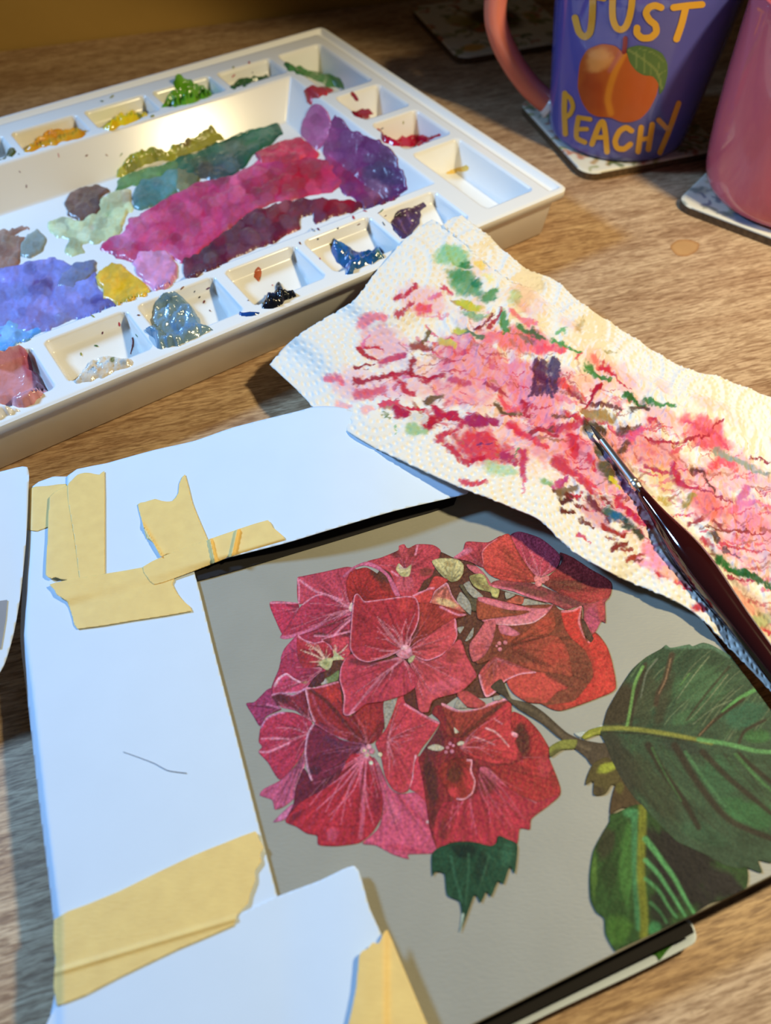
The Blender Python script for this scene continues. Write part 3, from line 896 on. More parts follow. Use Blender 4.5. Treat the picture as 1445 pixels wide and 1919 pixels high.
petal('petal', T1, [(622, 882), (700, 860), (830, 862), (832, 970), (780, 1035), (700, 1010), (692, 930)], (206, 62, 86), (720, 1000), 9, (240, 205, 195), (.5, .95), .8, 2.0, ops=[('dab', 660, 890, 40, 30, 0, (100, 40, 45), .7)])
petal('bud', T1, [(590, 1050), (640, 1020), (700, 1010), (705, 960), (740, 990), (785, 1025), (700, 1035), (690, 1070), (660, 1108), (620, 1090)], (198, 196, 150), None, ops=[('dab', 650, 1060, 30, 30, 0, (150, 160, 95), .7), ('dab', 740, 1000, 40, 20, 0, (190, 200, 160), .6)], dark_edge=.2)
petal('leaf_tip', T1, [(620, 1180), (680, 1150), (745, 1105), (735, 1180), (650, 1215), (610, 1220)], (120, 140, 90), None, ops=[('dab', 630, 1195, 40, 25, 0, (205, 195, 205), .8)])
petal('petal', T1, [(510, 1230), (570, 1150), (640, 1115), (630, 1190), (560, 1230), (520, 1245)], (92, 42, 50), None)
petal('petal', T3, [(45, 195), (110, 180), (200, 92), (240, 78), (245, 130), (290, 215), (310, 240), (200, 290), (150, 365), (100, 290)], (162, 50, 106), (300, 230), 5, va=.3, edge=[([(200, 200), (300, 230)], 2.5, (205, 110, 170))])
petal('petal', T3, [(235, 130), (300, 112), (400, 128), (500, 72), (495, 140), (520, 240), (555, 330), (500, 315), (420, 250), (300, 218)], (138, 38, 62), (540, 330), 6, ops=[('dab', 310, 160, 70, 40, 0, (88, 42, 50), .8), ('line', [(300, 220), (420, 245), (520, 310)], 14, (200, 95, 145), .8, 0)], edge=[([(240, 130), (300, 110), (400, 128), (500, 75)], 3, (212, 140, 190))])
# lower left flower
petal('petal', T3, [(140, 480), (155, 370), (200, 300), (290, 260), (400, 262), (490, 300), (545, 345), (505, 420), (485, 540), (430, 640), (300, 768), (210, 640), (138, 560), (165, 520)], (188, 44, 86), (520, 420), 9, edge=[([(155, 370), (200, 305), (290, 264), (330, 262)], 3.4, (206, 130, 185)), ([(140, 555), (210, 560), (300, 520), (370, 490)], 3, PINK), ([(160, 460), (260, 455), (360, 460)], 2.2, PINK)])
petal('petal', T3, [(300, 772), (420, 660), (495, 545), (482, 680), (420, 820), (405, 910), (330, 970), (262, 992), (240, 920), (148, 885), (180, 835)], (200, 86, 138), (480, 560), 5, va=.4, ops=[('line', [(490, 660), (430, 780), (410, 840)], 12, (225, 150, 185), .8, 0)])
petal('petal', T3, [(248, 1087), (300, 1030), (390, 950), (405, 975), (340, 1065)], (206, 112, 170), None)
petal('petal', T3, [(478, 680), (540, 770), (640, 760), (810, 620), (720, 780), (560, 880), (470, 950), (340, 1080), (400, 950), (420, 830)], (112, 28, 58), (820, 600), 6, va=.35, ops=[('line', [(800, 620), (700, 720), (560, 790)], 16, (165, 70, 110), .7, 0)])
petal('petal', T3, [(490, 82), (560, 75), (740, 28), (762, 150), (795, 280), (850, 280), (950, 190), (1082, 180), (1088, 330), (1062, 430), (985, 498), (880, 492), (760, 455), (640, 405), (560, 345), (520, 240)], (158, 38, 50), (960, 500), 8, va=.3,
      ops=[('dab', 690, 120, 90, 70, .3, (196, 48, 48), .8), ('line', [(520, 90), (640, 170), (760, 300), (880, 450)], 20, (86, 40, 40), .85, 0), ('dab', 960, 330, 90, 120, 0, (172, 44, 44), .7), ('dab', 1050, 400, 40, 90, .2, (110, 30, 38), .7), ('line', [(540, 130), (620, 300), (800, 440)], 12, (190, 80, 110), .7, 0), ('dab', 640, 380, 90, 40, .4, (130, 45, 80), .7)],
      edge=[([(492, 82), (520, 240), (558, 330)], 3.4, (222, 160, 195)), ([(500, 80), (620, 65), (735, 32)], 2.6, PINK), ([(565, 350), (680, 425), (800, 465)], 2.2, (190, 90, 130))])
petal('petal', T3, [(550, 348), (650, 405), (780, 470), (965, 502), (900, 560), (820, 600), (760, 690), (640, 762), (540, 778), (500, 680), (485, 560), (502, 430)], (122, 32, 66), (950, 510), 14, (165, 90, 135), (.4, .95), .7, ops=[('dab', 640, 560, 120, 80, -.5, (105, 28, 58), .6), ('dab', 560, 700, 60, 40, 0, (70, 28, 50), .8), ('dab', 720, 490, 120, 30, .4, (100, 45, 85), .7)], edge=[([(555, 340), (505, 430), (488, 560), (505, 680), (535, 770)], 3.6, (216, 160, 200))])
petal('petal', T3, [(1000, 600), (1045, 650), (1120, 820), (1200, 872), (1330, 862), (1390, 920), (1450, 1090), (1480, 1290), (1450, 1322), (1260, 1330), (1268, 1365), (1150, 1330), (1020, 1262), (920, 1245), (1040, 1130), (1075, 950)], (206, 78, 124), (1010, 620), 8, va=.35, ops=[('line', [(1180, 880), (1300, 1010), (1420, 1120)], 20, (190, 48, 82), .6, 0), ('dab', 1250, 1290, 160, 30, .15, (190, 52, 92), .7), ('dab', 1150, 1000, 60, 120, -.3, (212, 98, 142), .6)], edge=[([(1410, 1085), (1450, 1080)], 4, (235, 205, 230))])
petal('petal', T3, [(340, 1078), (450, 940), (620, 845), (740, 745), (820, 590), (900, 565), (995, 600), (1030, 720), (1072, 900), (1062, 1050), (1000, 1160), (920, 1232), (860, 1252), (720, 1268), (590, 1258), (578, 1190), (500, 1172), (420, 1120)], (186, 30, 58), (950, 575), 18, (226, 120, 160), (.6, .98), .75, 2.2, ops=[('dab', 1030, 960, 40, 180, 0, (120, 25, 55), .7), ('dab', 420, 1040, 90, 30, -.6, (110, 24, 48), .8), ('line', [(915, 610), (910, 800), (930, 960), (905, 1200)], 22, (212, 105, 150), .6, 0), ('dab', 700, 1180, 50, 60, 0, (205, 85, 130), .5)])
petal('petal', T3, [(1310, 640), (1350, 590), (1385, 760), (1445, 980), (1390, 930), (1330, 865), (1275, 830)], (206, 52, 84), None)
petal('petal', T3, [(1018, 492), (1085, 400), (1140, 280), (1190, 125), (1232, 130), (1300, 222), (1445, 310), (1502, 342), (1440, 440), (1362, 540), (1312, 640), (1300, 760), (1262, 852), (1200, 868), (1140, 832), (1090, 740), (1060, 600)], (196, 54, 78), (1110, 470), 16, vlen=(.4, .8), va=.55, ops=[('dab', 1150, 250, 50, 120, .3, (206, 60, 66), .6), ('dab', 1180, 760, 70, 90, 0, (190, 44, 66), .6), ('dab', 1060, 560, 30, 50, 0, (150, 45, 60), .7)], edge=[([(1240, 200), (1340, 260), (1445, 318), (1498, 342)], 2.6, PINK), ([(1320, 590), (1300, 760), (1280, 830)], 2.8, (230, 165, 200))])
petal('petal', T3, [(1232, 60), (1340, 60), (1345, 230), (1445, 290), (1300, 222), (1238, 180)], (96, 46, 40), None)
for cx, cy, rr, c in ((930, 545, 26, (226, 150, 180)), (968, 520, 22, (228, 160, 190)), (990, 552, 22, (215, 130, 165)), (952, 582, 24, (224, 160, 185)), (932, 548, 12, (222, 214, 170)), (955, 584, 11, (222, 214, 170)), (1052, 578, 18, (222, 216, 190)), (985, 640, 16, (205, 225, 215))):
    petal('flower_center', T3, [(cx + rr * math.cos(t), cy + rr * math.sin(t)) for t in np.linspace(0, 6.28, 9)[:-1]], c, None, dark_edge=.25, var=.08, step=1.6)
# lower right flower
petal('petal', T4, [(20, 560), (180, 310), (120, 230), (160, 165), (330, 210), (500, 190), (705, 112), (715, 215), (830, 262), (930, 370), (1018, 520), (1000, 560), (1088, 820), (1000, 920), (870, 1020), (855, 1102), (780, 1097), (755, 1217), (620, 1155), (580, 1232), (400, 1195), (250, 1205), (165, 1262), (100, 1090), (60, 800), (30, 640)], (136, 32, 44), (300, 500), 0, ops=[('dab', 110, 760, 60, 220, -.15, (72, 34, 36), .9), ('dab', 130, 450, 100, 150, .2, (96, 38, 50), .9), ('dab', 160, 1010, 60, 90, 0, (90, 32, 40), .8)])
petal('petal', T4, [(720, 218), (830, 262), (930, 370), (1018, 520), (1000, 560), (1088, 820), (900, 900), (700, 800), (540, 640), (700, 612), (800, 560), (720, 400)], (172, 34, 44), (500, 600), 6, va=.3, ops=[('dab', 790, 420, 70, 150, -.2, (84, 38, 34), .95), ('dab', 960, 640, 60, 100, 0, (190, 60, 80), .5), ('dab', 760, 640, 120, 40, .3, (130, 34, 40), .6)])
petal('petal', T4, [(540, 640), (700, 790), (900, 890), (1085, 832), (1000, 920), (870, 1020), (855, 1100), (780, 1096), (755, 1216), (620, 1154), (580, 1232), (400, 1192), (250, 1202), (164, 1260), (130, 1090), (200, 900), (330, 890), (450, 830), (480, 640)], (178, 34, 62), (430, 600), 22, (216, 100, 140), (.6, .96), .6, 2.0, ops=[('dab', 520, 740, 110, 130, 0, (104, 40, 36), .85), ('dab', 240, 1060, 60, 160, .1, (150, 36, 44), .7), ('dab', 200, 1100, 40, 90, 0, (100, 32, 40), .6), ('line', [(560, 660), (700, 780), (900, 900)], 10, (222, 140, 165), .7, .3), ('line', [(680, 690), (790, 750)], 10, (222, 150, 170), .7, .3)])
petal('petal', T4, [(190, 150), (330, 207), (450, 192), (600, 132), (702, 114), (640, 190), (480, 330), (400, 400), (280, 410), (230, 380), (222, 260)], (150, 52, 46), (300, 430), 0, ops=[('dab', 560, 220, 120, 22, -.6, (86, 48, 38), .8), ('dab', 330, 320, 90, 60, .3, (170, 58, 50), .6)], edge=[([(185, 150), (280, 195), (360, 205), (480, 185), (600, 140), (700, 115)], 4.2, (228, 150, 180))])
petal('petal', T4, [(700, 130), (718, 215), (716, 350), (770, 388), (745, 440), (768, 500), (750, 582), (680, 607), (560, 602), (400, 545), (320, 480), (400, 390), (500, 310)], (196, 48, 62), (330, 480), 10, va=.4, ops=[('dab', 560, 530, 130, 50, .2, (172, 40, 44), .7), ('line', [(525, 340), (590, 365), (640, 410), (700, 480)], 10, (236, 190, 205), .9, .5), ('line', [(420, 400), (510, 430), (590, 465)], 9, (230, 170, 190), .9, .4), ('line', [(590, 270), (650, 310)], 8, (225, 150, 175), .8, .3), ('dab', 740, 385, 30, 20, .6, (236, 170, 200), .9)])
petal('petal', T4, [(160, 665), (200, 600), (300, 560), (385, 572), (422, 580), (418, 660), (446, 740), (425, 830), (350, 882), (270, 860), (205, 770)], (150, 38, 36), (300, 560), 0, ops=[('dab', 290, 680, 70, 80, 0, (96, 46, 34), .9), ('dab', 390, 720, 40, 110, -.2, (200, 44, 58), .85), ('dab', 280, 820, 60, 40, .4, (206, 50, 66), .8)], edge=[([(390, 578), (425, 590), (415, 660), (445, 730), (430, 820), (370, 875), (310, 875)], 3.6, (232, 160, 190))])
for pts in ([(85, 487), (120, 465), (165, 462), (212, 488), (180, 510), (120, 506)], [(284, 332), (322, 368), (292, 378)], [(308, 452), (335, 436), (362, 444), (350, 466), (315, 470)]):
    petal('ground_gap', T4, pts, (196, 192, 176), None, var=.04, dark_edge=.3, step=1.6)
for cx, cy, rr in ((255, 455, 14), (235, 485, 14), (225, 520, 14), (270, 515, 16), (280, 470, 12)):
    petal('flower_center', T4, [(cx + rr * math.cos(t), cy + rr * math.sin(t)) for t in np.linspace(0, 6.28, 8)[:-1]], (216, 130, 165), None, dark_edge=.3, step=1.6)
# gap left of it, and the petal at the top left of this flower
petal('ground_gap', T3, [(1082, 182), (1188, 118), (1150, 262), (1092, 392), (1086, 330)], GND, None, var=.03, dark_edge=.2)
petal('petal', T4, [(300, 60), (420, 90), (520, 150), (440, 180), (380, 182), (330, 110)], (186, 66, 78), None)
petal('ground_gap', T4, [(288, 186), (318, 118), (382, 186)], GND, None, var=.03, dark_edge=.2)
# top right flower
petal('petal', T2, [(200, 265), (240, 230), (275, 200), (300, 140), (460, 145), (560, 100), (440, 330), (400, 330), (320, 290)], (186, 62, 82), (430, 330), 4, va=.3, ops=[('line', [(200, 258), (270, 225), (320, 205)], 30, (214, 118, 158), .8, 0)])
petal('petal', T2, [(1000, 222), (1100, 260), (1230, 345), (1382, 440), (1372, 560), (1200, 610), (1000, 530), (860, 445), (940, 380), (1010, 300)], (156, 50, 54), (860, 445), 8, (110, 60, 55), (.5, .9), .5, ops=[('dab', 1050, 470, 180, 50, .1, (108, 62, 48), .85), ('dab', 1080, 370, 90, 40, .4, (180, 60, 60), .6), ('dab', 1010, 270, 24, 40, 0, (54, 30, 36), .9), ('dab', 1300, 540, 60, 40, .3, (190, 60, 65), .6)])
petal('petal', T2, [(480, 480), (500, 440), (600, 425), (800, 455), (1000, 530), (1200, 605), (1370, 560), (1342, 600), (1346, 750), (1312, 742), (1250, 842), (1182, 750), (1172, 622), (1050, 652), (940, 606), (800, 572), (640, 512)], (158, 66, 78), (860, 450), 10, (110, 60, 65), (.5, .95), .5, ops=[('dab', 780, 510, 160, 30, .25, (112, 66, 60), .8), ('dab', 1060, 590, 150, 30, .2, (100, 66, 66), .7), ('dab', 1250, 720, 60, 100, -.2, (186, 72, 120), .7), ('dab', 1310, 650, 30, 100, 0, (190, 60, 70), .7)], edge=[([(485, 478), (560, 490), (640, 508), (760, 548), (900, 598)], 4.5, (216, 112, 142))])
petal('petal', T2, [(630, 90), (700, 65), (850, 112), (960, 197), (1005, 262), (965, 355), (860, 405), (780, 400), (700, 280), (650, 160)], (190, 62, 92), (850, 420), 12, (222, 130, 160), (.5, .9), .55)
petal('petal', T2, [(425, 312), (413, 220), (460, 162), (560, 97), (620, 85), (680, 200), (760, 330), (838, 436), (700, 446), (560, 428), (480, 395), (430, 345)], (204, 70, 66), (840, 440), 9, (150, 70, 50), (.3, .8), .4, ops=[('dab', 640, 300, 40, 160, -.5, (150, 70, 50), .5), ('dab', 540, 370, 120, 50, .2, (190, 58, 56), .6), ('line', [(640, 110), (720, 290), (830, 420)], 12, (110, 60, 45), .6, 0)], edge=[([(418, 300), (412, 220), (460, 160), (520, 120)], 3.2, (222, 120, 140))])
petal('petal', T2, [(300, 310), (380, 330), (440, 390), (495, 478), (470, 470), (420, 400), (360, 380), (310, 340)], (208, 102, 122), None)
for cx, cy, rr in ((830, 420, 26), (870, 430, 26), (900, 415, 22), (840, 455, 26)):
    petal('flower_center', T2, [(cx + rr * math.cos(t), cy + rr * math.sin(t)) for t in np.linspace(0, 6.28, 8)[:-1]], (226, 130, 140), None, dark_edge=.3, step=1.6)
# buds and gaps in the middle
petal('bud', T2, [(38, 288), (100, 265), (220, 270), (275, 312), (272, 380), (235, 432), (180, 442), (120, 402), (75, 352)], (200, 194, 142), (180, 440), 6, (150, 140, 80), (.4, .8), .5, ops=[('dab', 170, 310, 50, 30, .3, (160, 140, 90), .6)])
petal('bud', T2, [(320, 402), (400, 380), (440, 402), (470, 470), (545, 500), (532, 562), (490, 552), (480, 522), (400, 502), (350, 470)], (186, 182, 116), (330, 410), 4, (130, 110, 70), (.4, .8), .6, ops=[('dab', 440, 480, 40, 14, .4, (120, 90, 60), .7)])
petal('ground_gap', T2, [(275, 470), (318, 438), (345, 480), (420, 545), (420, 565), (350, 560)], GND, None, var=.03, dark_edge=.2)
petal('ground_gap', T2, [(225, 580), (255, 518), (320, 590), (335, 640), (330, 690), (290, 660), (250, 620)], GND, None, var=.03, dark_edge=.2)
petal('ground_gap', T2, [(590, 520), (665, 540), (600, 572)], GND, None, var=.03, dark_edge=.2)
petal('ground_gap', T2, [(735, 568), (890, 606), (930, 615), (800, 634), (710, 612)], GND, None, var=.03, dark_edge=.2)
petal('ground_gap', T2, [(228, 790), (280, 780), (250, 830)], GND, None, var=.03, dark_edge=.2)
petal('ground_gap', T2, [(288, 886), (350, 786), (346, 850), (310, 885)], GND, None, var=.03, dark_edge=.2)
petal('petal', T2, [(600, 590), (680, 545), (730, 560), (715, 612), (620, 600)], (196, 90, 72), None, ops=[('dab', 690, 580, 40, 30, 0, (120, 70, 50), .6)])
petal('stalk', T2, [(245, 470), (275, 465), (330, 555), (380, 575), (385, 660), (340, 660), (325, 600)], (92, 84, 64), None)
petal('petal', T2, [(-130, 700), (20, 598), (60, 510), (150, 448), (190, 540), (232, 600), (292, 672), (200, 650), (100, 640)], (204, 110, 100), (150, 460), 4, ops=[('dab', 150, 600, 90, 30, .3, (214, 190, 140), .85)], edge=[([(20, 600), (50, 520), (150, 455), (190, 540), (235, 605)], 3, (220, 150, 180))])
petal('petal', T2, [(-130, 560), (-60, 520), (0, 495), (60, 400), (160, 430), (60, 510), (20, 600), (-60, 600)], (200, 60, 62), None, edge=[([(-100, 545), (0, 500), (50, 490)], 3, PINK)])
# middle right flower
petal('petal', T2, [(1000, 652), (1090, 652), (1165, 620), (1172, 740), (1200, 870), (1270, 822), (1350, 920), (1395, 1050), (1422, 1245), (1300, 1312), (1010, 1412), (860, 1362), (600, 1190), (540, 1020), (380, 1060), (330, 930), (430, 740), (385, 720), (385, 560), (600, 620), (950, 612)], (128, 62, 46), (600, 930), 0, var=.28)
petal('petal', T2, [(1010, 662), (1090, 656), (1165, 624), (1152, 740), (1205, 895), (1262, 826), (1350, 920), (1395, 1050), (1420, 1245), (1300, 1312), (1010, 1412), (900, 1375), (1100, 1340), (1200, 1230), (1250, 1150), (1235, 1050), (1180, 950), (1100, 880), (1040, 800)], (202, 48, 42), None, ops=[('dab', 1000, 1390, 130, 40, 0, (140, 62, 46), .6), ('dab', 1220, 1000, 30, 160, -.3, (150, 55, 44), .5)], edge=[([(945, 655), (1030, 665), (1110, 655), (1165, 625), (1145, 740), (1180, 840), (1222, 895)], 3.2, (222, 130, 150))])
petal('petal', T2, [(1160, 720), (1190, 740), (1235, 830), (1255, 870), (1230, 900), (1190, 840)], (88, 60, 50), None)
petal('petal', T2, [(640, 930), (750, 862), (850, 832), (980, 852), (1050, 930), (1082, 1050), (1092, 1160), (1000, 1135), (820, 1112), (700, 1060)], (158, 66, 50), (600, 930), 0, ops=[('dab', 960, 980, 110, 120, .2, (188, 62, 52), .7), ('dab', 730, 1000, 90, 60, .3, (130, 70, 52), .7)])
petal('petal', T2, [(540, 770), (700, 830), (800, 760), (940, 660), (970, 780), (900, 850), (760, 860), (640, 920), (560, 860)], (166, 72, 50), (600, 930), 0, ops=[('dab', 880, 770, 70, 60, -.4, (186, 66, 52), .7)])
petal('petal', T2, [(600, 1192), (680, 1142), (800, 1122), (900, 1132), (1070, 1235), (980, 1272), (900, 1352), (760, 1348), (650, 1282)], (198, 68, 62), None, ops=[('dab', 800, 1330, 100, 22, 0, (150, 70, 52), .6), ('line', [(900, 1140), (1070, 1235)], 18, (90, 52, 42), .7, 0)])
petal('petal', T2, [(388, 592), (600, 652), (770, 662), (690, 692), (500, 717), (385, 722)], (162, 76, 52), None, ops=[('dab', 640, 670, 120, 18, .1, (110, 68, 48), .7)])
petal('petal', T2, [(383, 560), (440, 560), (620, 602), (760, 637), (900, 640), (955, 605), (900, 685), (800, 752), (650, 772), (530, 765), (410, 735), (520, 715), (700, 692), (780, 662), (600, 652), (395, 590)], (216, 116, 140), None, ops=[('dab', 660, 745, 160, 26, -.1, (224, 140, 160), .7)], edge=[([(385, 563), (440, 562), (620, 605), (760, 640)], 3, (206, 92, 118)), ([(540, 765), (650, 770), (800, 748), (890, 690)], 2.2, (232, 175, 195))])
petal('petal', T2, [(325, 905), (380, 830), (440, 742), (512, 730), (516, 800), (490, 900), (430, 1000), (350, 1045), (320, 970)], (206, 98, 112), (520, 930), 5, va=.3, ops=[('dab', 410, 950, 70, 60, -.6, (190, 72, 80), .7)])
petal('petal', T2, [(538, 772), (600, 770), (702, 832), (650, 852), (560, 832)], (212, 112, 140), None)
petal('petal', T2, [(388, 1150), (420, 1090), (510, 1008), (620, 1040), (740, 1090), (825, 1126), (700, 1142), (590, 1192), (520, 1272), (450, 1312), (420, 1262)], (198, 78, 82), (520, 1020), 6, va=.3, ops=[('dab', 480, 1130, 40, 110, .2, (170, 84, 60), .7)], edge=[([(395, 1150), (420, 1255), (450, 1305), (520, 1265), (590, 1190), (700, 1140), (815, 1125)], 3.4, (228, 150, 178))])
for cx, cy, rr in ((545, 905, 16), (590, 900, 17), (550, 950, 17), (525, 925, 10)):
    petal('flower_center', T2, [(cx + rr * math.cos(t), cy + rr * math.sin(t)) for t in np.linspace(0, 6.28, 8)[:-1]], (222, 130, 150), None, dark_edge=.4, step=1.6)
petal('petal', T2, [(225, 1290), (300, 1262), (440, 1362), (380, 1392), (300, 1380)], (192, 72, 78), None)
petal('ground_gap', T2, [(500, 1308), (530, 1298), (560, 1306), (552, 1330), (505, 1335)], GND, None, var=.03, dark_edge=.2)
# main flower in the middle, its petals on top
petal('petal', T2, [(-110, 640), (-60, 605), (20, 600), (130, 625), (230, 655), (300, 690), (215, 725), (100, 790), (0, 858), (-60, 890), (-150, 920), (-130, 780)], (166, 52, 48), (-160, 960), 8, va=.4, ops=[('dab', -90, 800, 40, 140, .2, (84, 50, 42), .8), ('dab', 140, 680, 60, 40, 0, (190, 60, 66), .6)], edge=[([(100, 630), (230, 690), (290, 690)], 2.5, PINK)])
petal('petal', T2, [(-60, 880), (0, 855), (100, 785), (212, 718), (228, 850), (180, 942), (100, 1002), (0, 1037), (-80, 1012), (-150, 962)], (202, 70, 84), (-160, 960), 9, va=.5, edge=[([(215, 720), (218, 790), (232, 850), (190, 935), (100, 1000), (0, 1036), (-80, 1010)], 2.8, PINK)])
petal('petal', T2, [(-150, 970), (-60, 1018), (0, 1040), (100, 1005), (232, 880), (262, 890), (300, 1000), (375, 1142), (350, 1182), (250, 1272), (100, 1312), (40, 1342), (10, 1420), (-40, 1425), (-62, 1400), (-80, 1300), (-100, 1150)], (198, 68, 86), (-150, 985), 14, va=.6, ops=[('dab', 200, 1000, 70, 60, -.4, (150, 56, 50), .7), ('dab', 120, 1230, 160, 60, -.3, (208, 88, 120), .6), ('dab', 0, 1090, 50, 40, 0, (182, 56, 66), .6)])
petal('petal', T1, [(850, 985), (950, 1048), (1100, 1032), (1200, 1005), (1248, 1040), (1300, 1100), (1338, 1170), (1322, 1232), (1240, 1292), (1080, 1342), (950, 1362), (870, 1422), (805, 1452), (775, 1430), (780, 1300), (748, 1180), (760, 1080), (800, 1010)], (190, 54, 82), (1230, 1020), 14, va=.6, ops=[('dab', 930, 1050, 130, 30, .1, (104, 40, 52), .85), ('line', [(1200, 1040), (1050, 1180), (920, 1320), (830, 1430)], 14, (224, 130, 170), .8, .2), ('dab', 1100, 1110, 100, 50, -.4, (176, 46, 60), .5)], edge=[([(790, 1010), (755, 1090), (748, 1180), (782, 1300), (776, 1420), (805, 1450), (860, 1420)], 3, PINK)])
petal('petal', T1, [(880, 530), (905, 550), (940, 588), (1080, 572), (1250, 550), (1318, 560), (1346, 620), (1346, 720), (1320, 800), (1288, 860), (1275, 930), (1200, 965), (1100, 1012), (970, 1047), (900, 1032), (850, 990), (825, 930), (835, 760), (845, 640), (858, 550)], (178, 42, 60), (1235, 960), 18, (224, 140, 165), (.45, .85), .75, 2.0, ops=[('dab', 1250, 620, 70, 70, 0, (196, 60, 56), .5), ('dab', 900, 760, 50, 160, 0, (160, 38, 56), .5), ('dab', 960, 960, 120, 40, .1, (186, 50, 80), .5)], edge=(2.9, (226, 142, 176)))
petal('flower_center', T1, [(1170, 985), (1205, 955), (1215, 918), (1255, 915), (1285, 940), (1296, 985), (1260, 1020), (1215, 1020)], (226, 150, 178), None, ops=[('dab', 1240, 940, 30, 20, 0, (240, 200, 215), .8), ('line', [(1220, 960), (1280, 1000)], 8, (190, 80, 110), .7, 0), ('line', [(1205, 990), (1250, 1015)], 8, (190, 80, 110), .7, 0)])
petal('flower_center', T1, [(1262, 1030), (1290, 1000), (1318, 1000), (1300, 1040), (1275, 1055)], (196, 190, 150), None)
# stem
petal('stem', T4, [(560, 30), (640, -30), (690, 70), (720, 120), (850, 150), (960, 220), (1130, 370), (1250, 425), (1380, 450), (1480, 455), (1480, 590), (1330, 622), (1280, 565), (1190, 492), (1060, 402), (940, 302), (760, 192), (650, 95)], (84, 74, 58), None, ops=[('line', [(700, 120), (900, 220), (1100, 390), (1300, 500)], 22, (112, 100, 76), .6, 0), ('line', [(690, 150), (900, 290), (1100, 450)], 16, (58, 50, 40), .6, 0)], mat=M_leafart, var=.3)
petal('twig', T4, [(1005, 480), (1100, 428), (1210, 428), (1190, 492), (1100, 502), (1012, 558)], (138, 146, 62), None, ops=[('dab', 1060, 520, 60, 30, -.3, (76, 70, 44), .7)], mat=M_leafart)
petal('twig', T4, [(1190, 375), (1290, 355), (1390, 315), (1410, 340), (1290, 380), (1235, 410)], (196, 214, 205), None, mat=M_leafart)
petal('twig', T4, [(1245, 402), (1300, 352), (1400, 325), (1500, 325), (1500, 372), (1360, 390), (1270, 424)], (146, 156, 46), None, ops=[('line', [(1270, 410), (1360, 370), (1480, 360)], 10, (180, 185, 70), .7, 0)], mat=M_leafart)
petal('stem', L1, [(262, 1160), (300, 1060), (350, 1080), (420, 1180), (500, 1290), (330, 1300), (235, 1350), (240, 1250)], (84, 68, 42), None, ops=[('dab', 310, 1150, 40, 60, 0, (110, 110, 40), .7)], mat=M_leafart, var=.25)
petal('bud', L1, [(110, 965), (200, 918), (262, 955), (315, 1050), (290, 1120), (245, 1130), (200, 1195), (110, 1202), (108, 1100), (48, 1128), (65, 1050)], (92, 84, 44), None, ops=[('dab', 215, 1000, 80, 40, -.3, (160, 176, 46), .9), ('dab', 150, 1170, 50, 40, 0, (72, 62, 44), .7)], mat=M_leafart, var=.25)
# lower leaf, then the big leaf over it
petal('leaf', L2, [(232, 350), (290, 330), (400, 280), (480, 275), (545, 350), (720, 520), (880, 600), (1248, 720), (1248, 925), (1000, 1012), (870, 1092), (640, 1205), (500, 1268), (300, 1362), (268, 1372), (200, 1250), (188, 1130), (130, 1082), (85, 980), (80, 800), (108, 620), (180, 480), (228, 400)], (46, 84, 36), (470, 300), 0, mat=M_leafart, var=.28,
      ops=[('dab', 760, 760, 300, 420, -.5, (34, 32, 32), 1.0), ('dab', 1060, 860, 230, 140, .2, (38, 36, 36), 1.0), ('dab', 620, 1040, 110, 200, 0, (34, 38, 32), .9), ('dab', 560, 560, 90, 160, -.4, (36, 36, 32), .95),
           ('dab', 200, 560, 70, 140, .3, (56, 54, 38), .8), ('dab', 230, 800, 60, 160, 0, (40, 62, 30), .7), ('dab', 360, 700, 60, 380, .03, (70, 128, 52), .8), ('dab', 300, 1220, 110, 120, 0, (68, 118, 38), .8), ('dab', 400, 340, 90, 50, 0, (70, 150, 90), .8), ('dab', 115, 800, 22, 220, 0, (86, 128, 46), .8),
           ('line', [(420, 330), (420, 600), (430, 900), (450, 1200)], 34, (66, 140, 86), .85, 0), ('line', [(480, 280), (475, 500), (465, 800), (490, 1100), (490, 1265)], 44, (124, 134, 30), .95, 0), ('dab', 570, 1200, 60, 60, 0, (58, 140, 80), .8),
           ('line', [(500, 530), (600, 660), (720, 830), (800, 980), (865, 1085)], 32, (88, 170, 96), .95, .55), ('line', [(500, 690), (600, 800), (700, 950), (800, 1110)], 26, (86, 168, 98), .95, .5), ('line', [(500, 830), (600, 920), (680, 1050), (735, 1120)], 20, (80, 158, 90), .9, .4), ('line', [(540, 1010), (610, 1080), (660, 1160)], 18, (70, 140, 80), .8, .3)])
OFF = 250 * K4
big = [(160, 740), (178, 690), (215, 560), (300, 410), (400, 260), (500, 170), (620, 102), (655, 74), (690, 96), (830, 70), (855, 84), (930, 58), (1000, 75), (1130, 150), (1300, 280), (1500, 480), (1700, 700), (1760, 1000), (1740, 1300), (1640, 1560), (1520, 1660), (1445, 710 + OFF), (1350, 692 + OFF), (1378, 785 + OFF), (1250, 742 + OFF), (1205, 752 + OFF), (1080, 722 + OFF), (980, 662 + OFF), (850, 602 + OFF), (730, 542 + OFF), (640, 452 + OFF), (540, 352 + OFF), (470, 272 + OFF), (420, 1230), (330, 1100), (250, 950), (190, 800)]
DK = (50, 42, 34)
lv = []
r_ = np.random.default_rng(44)
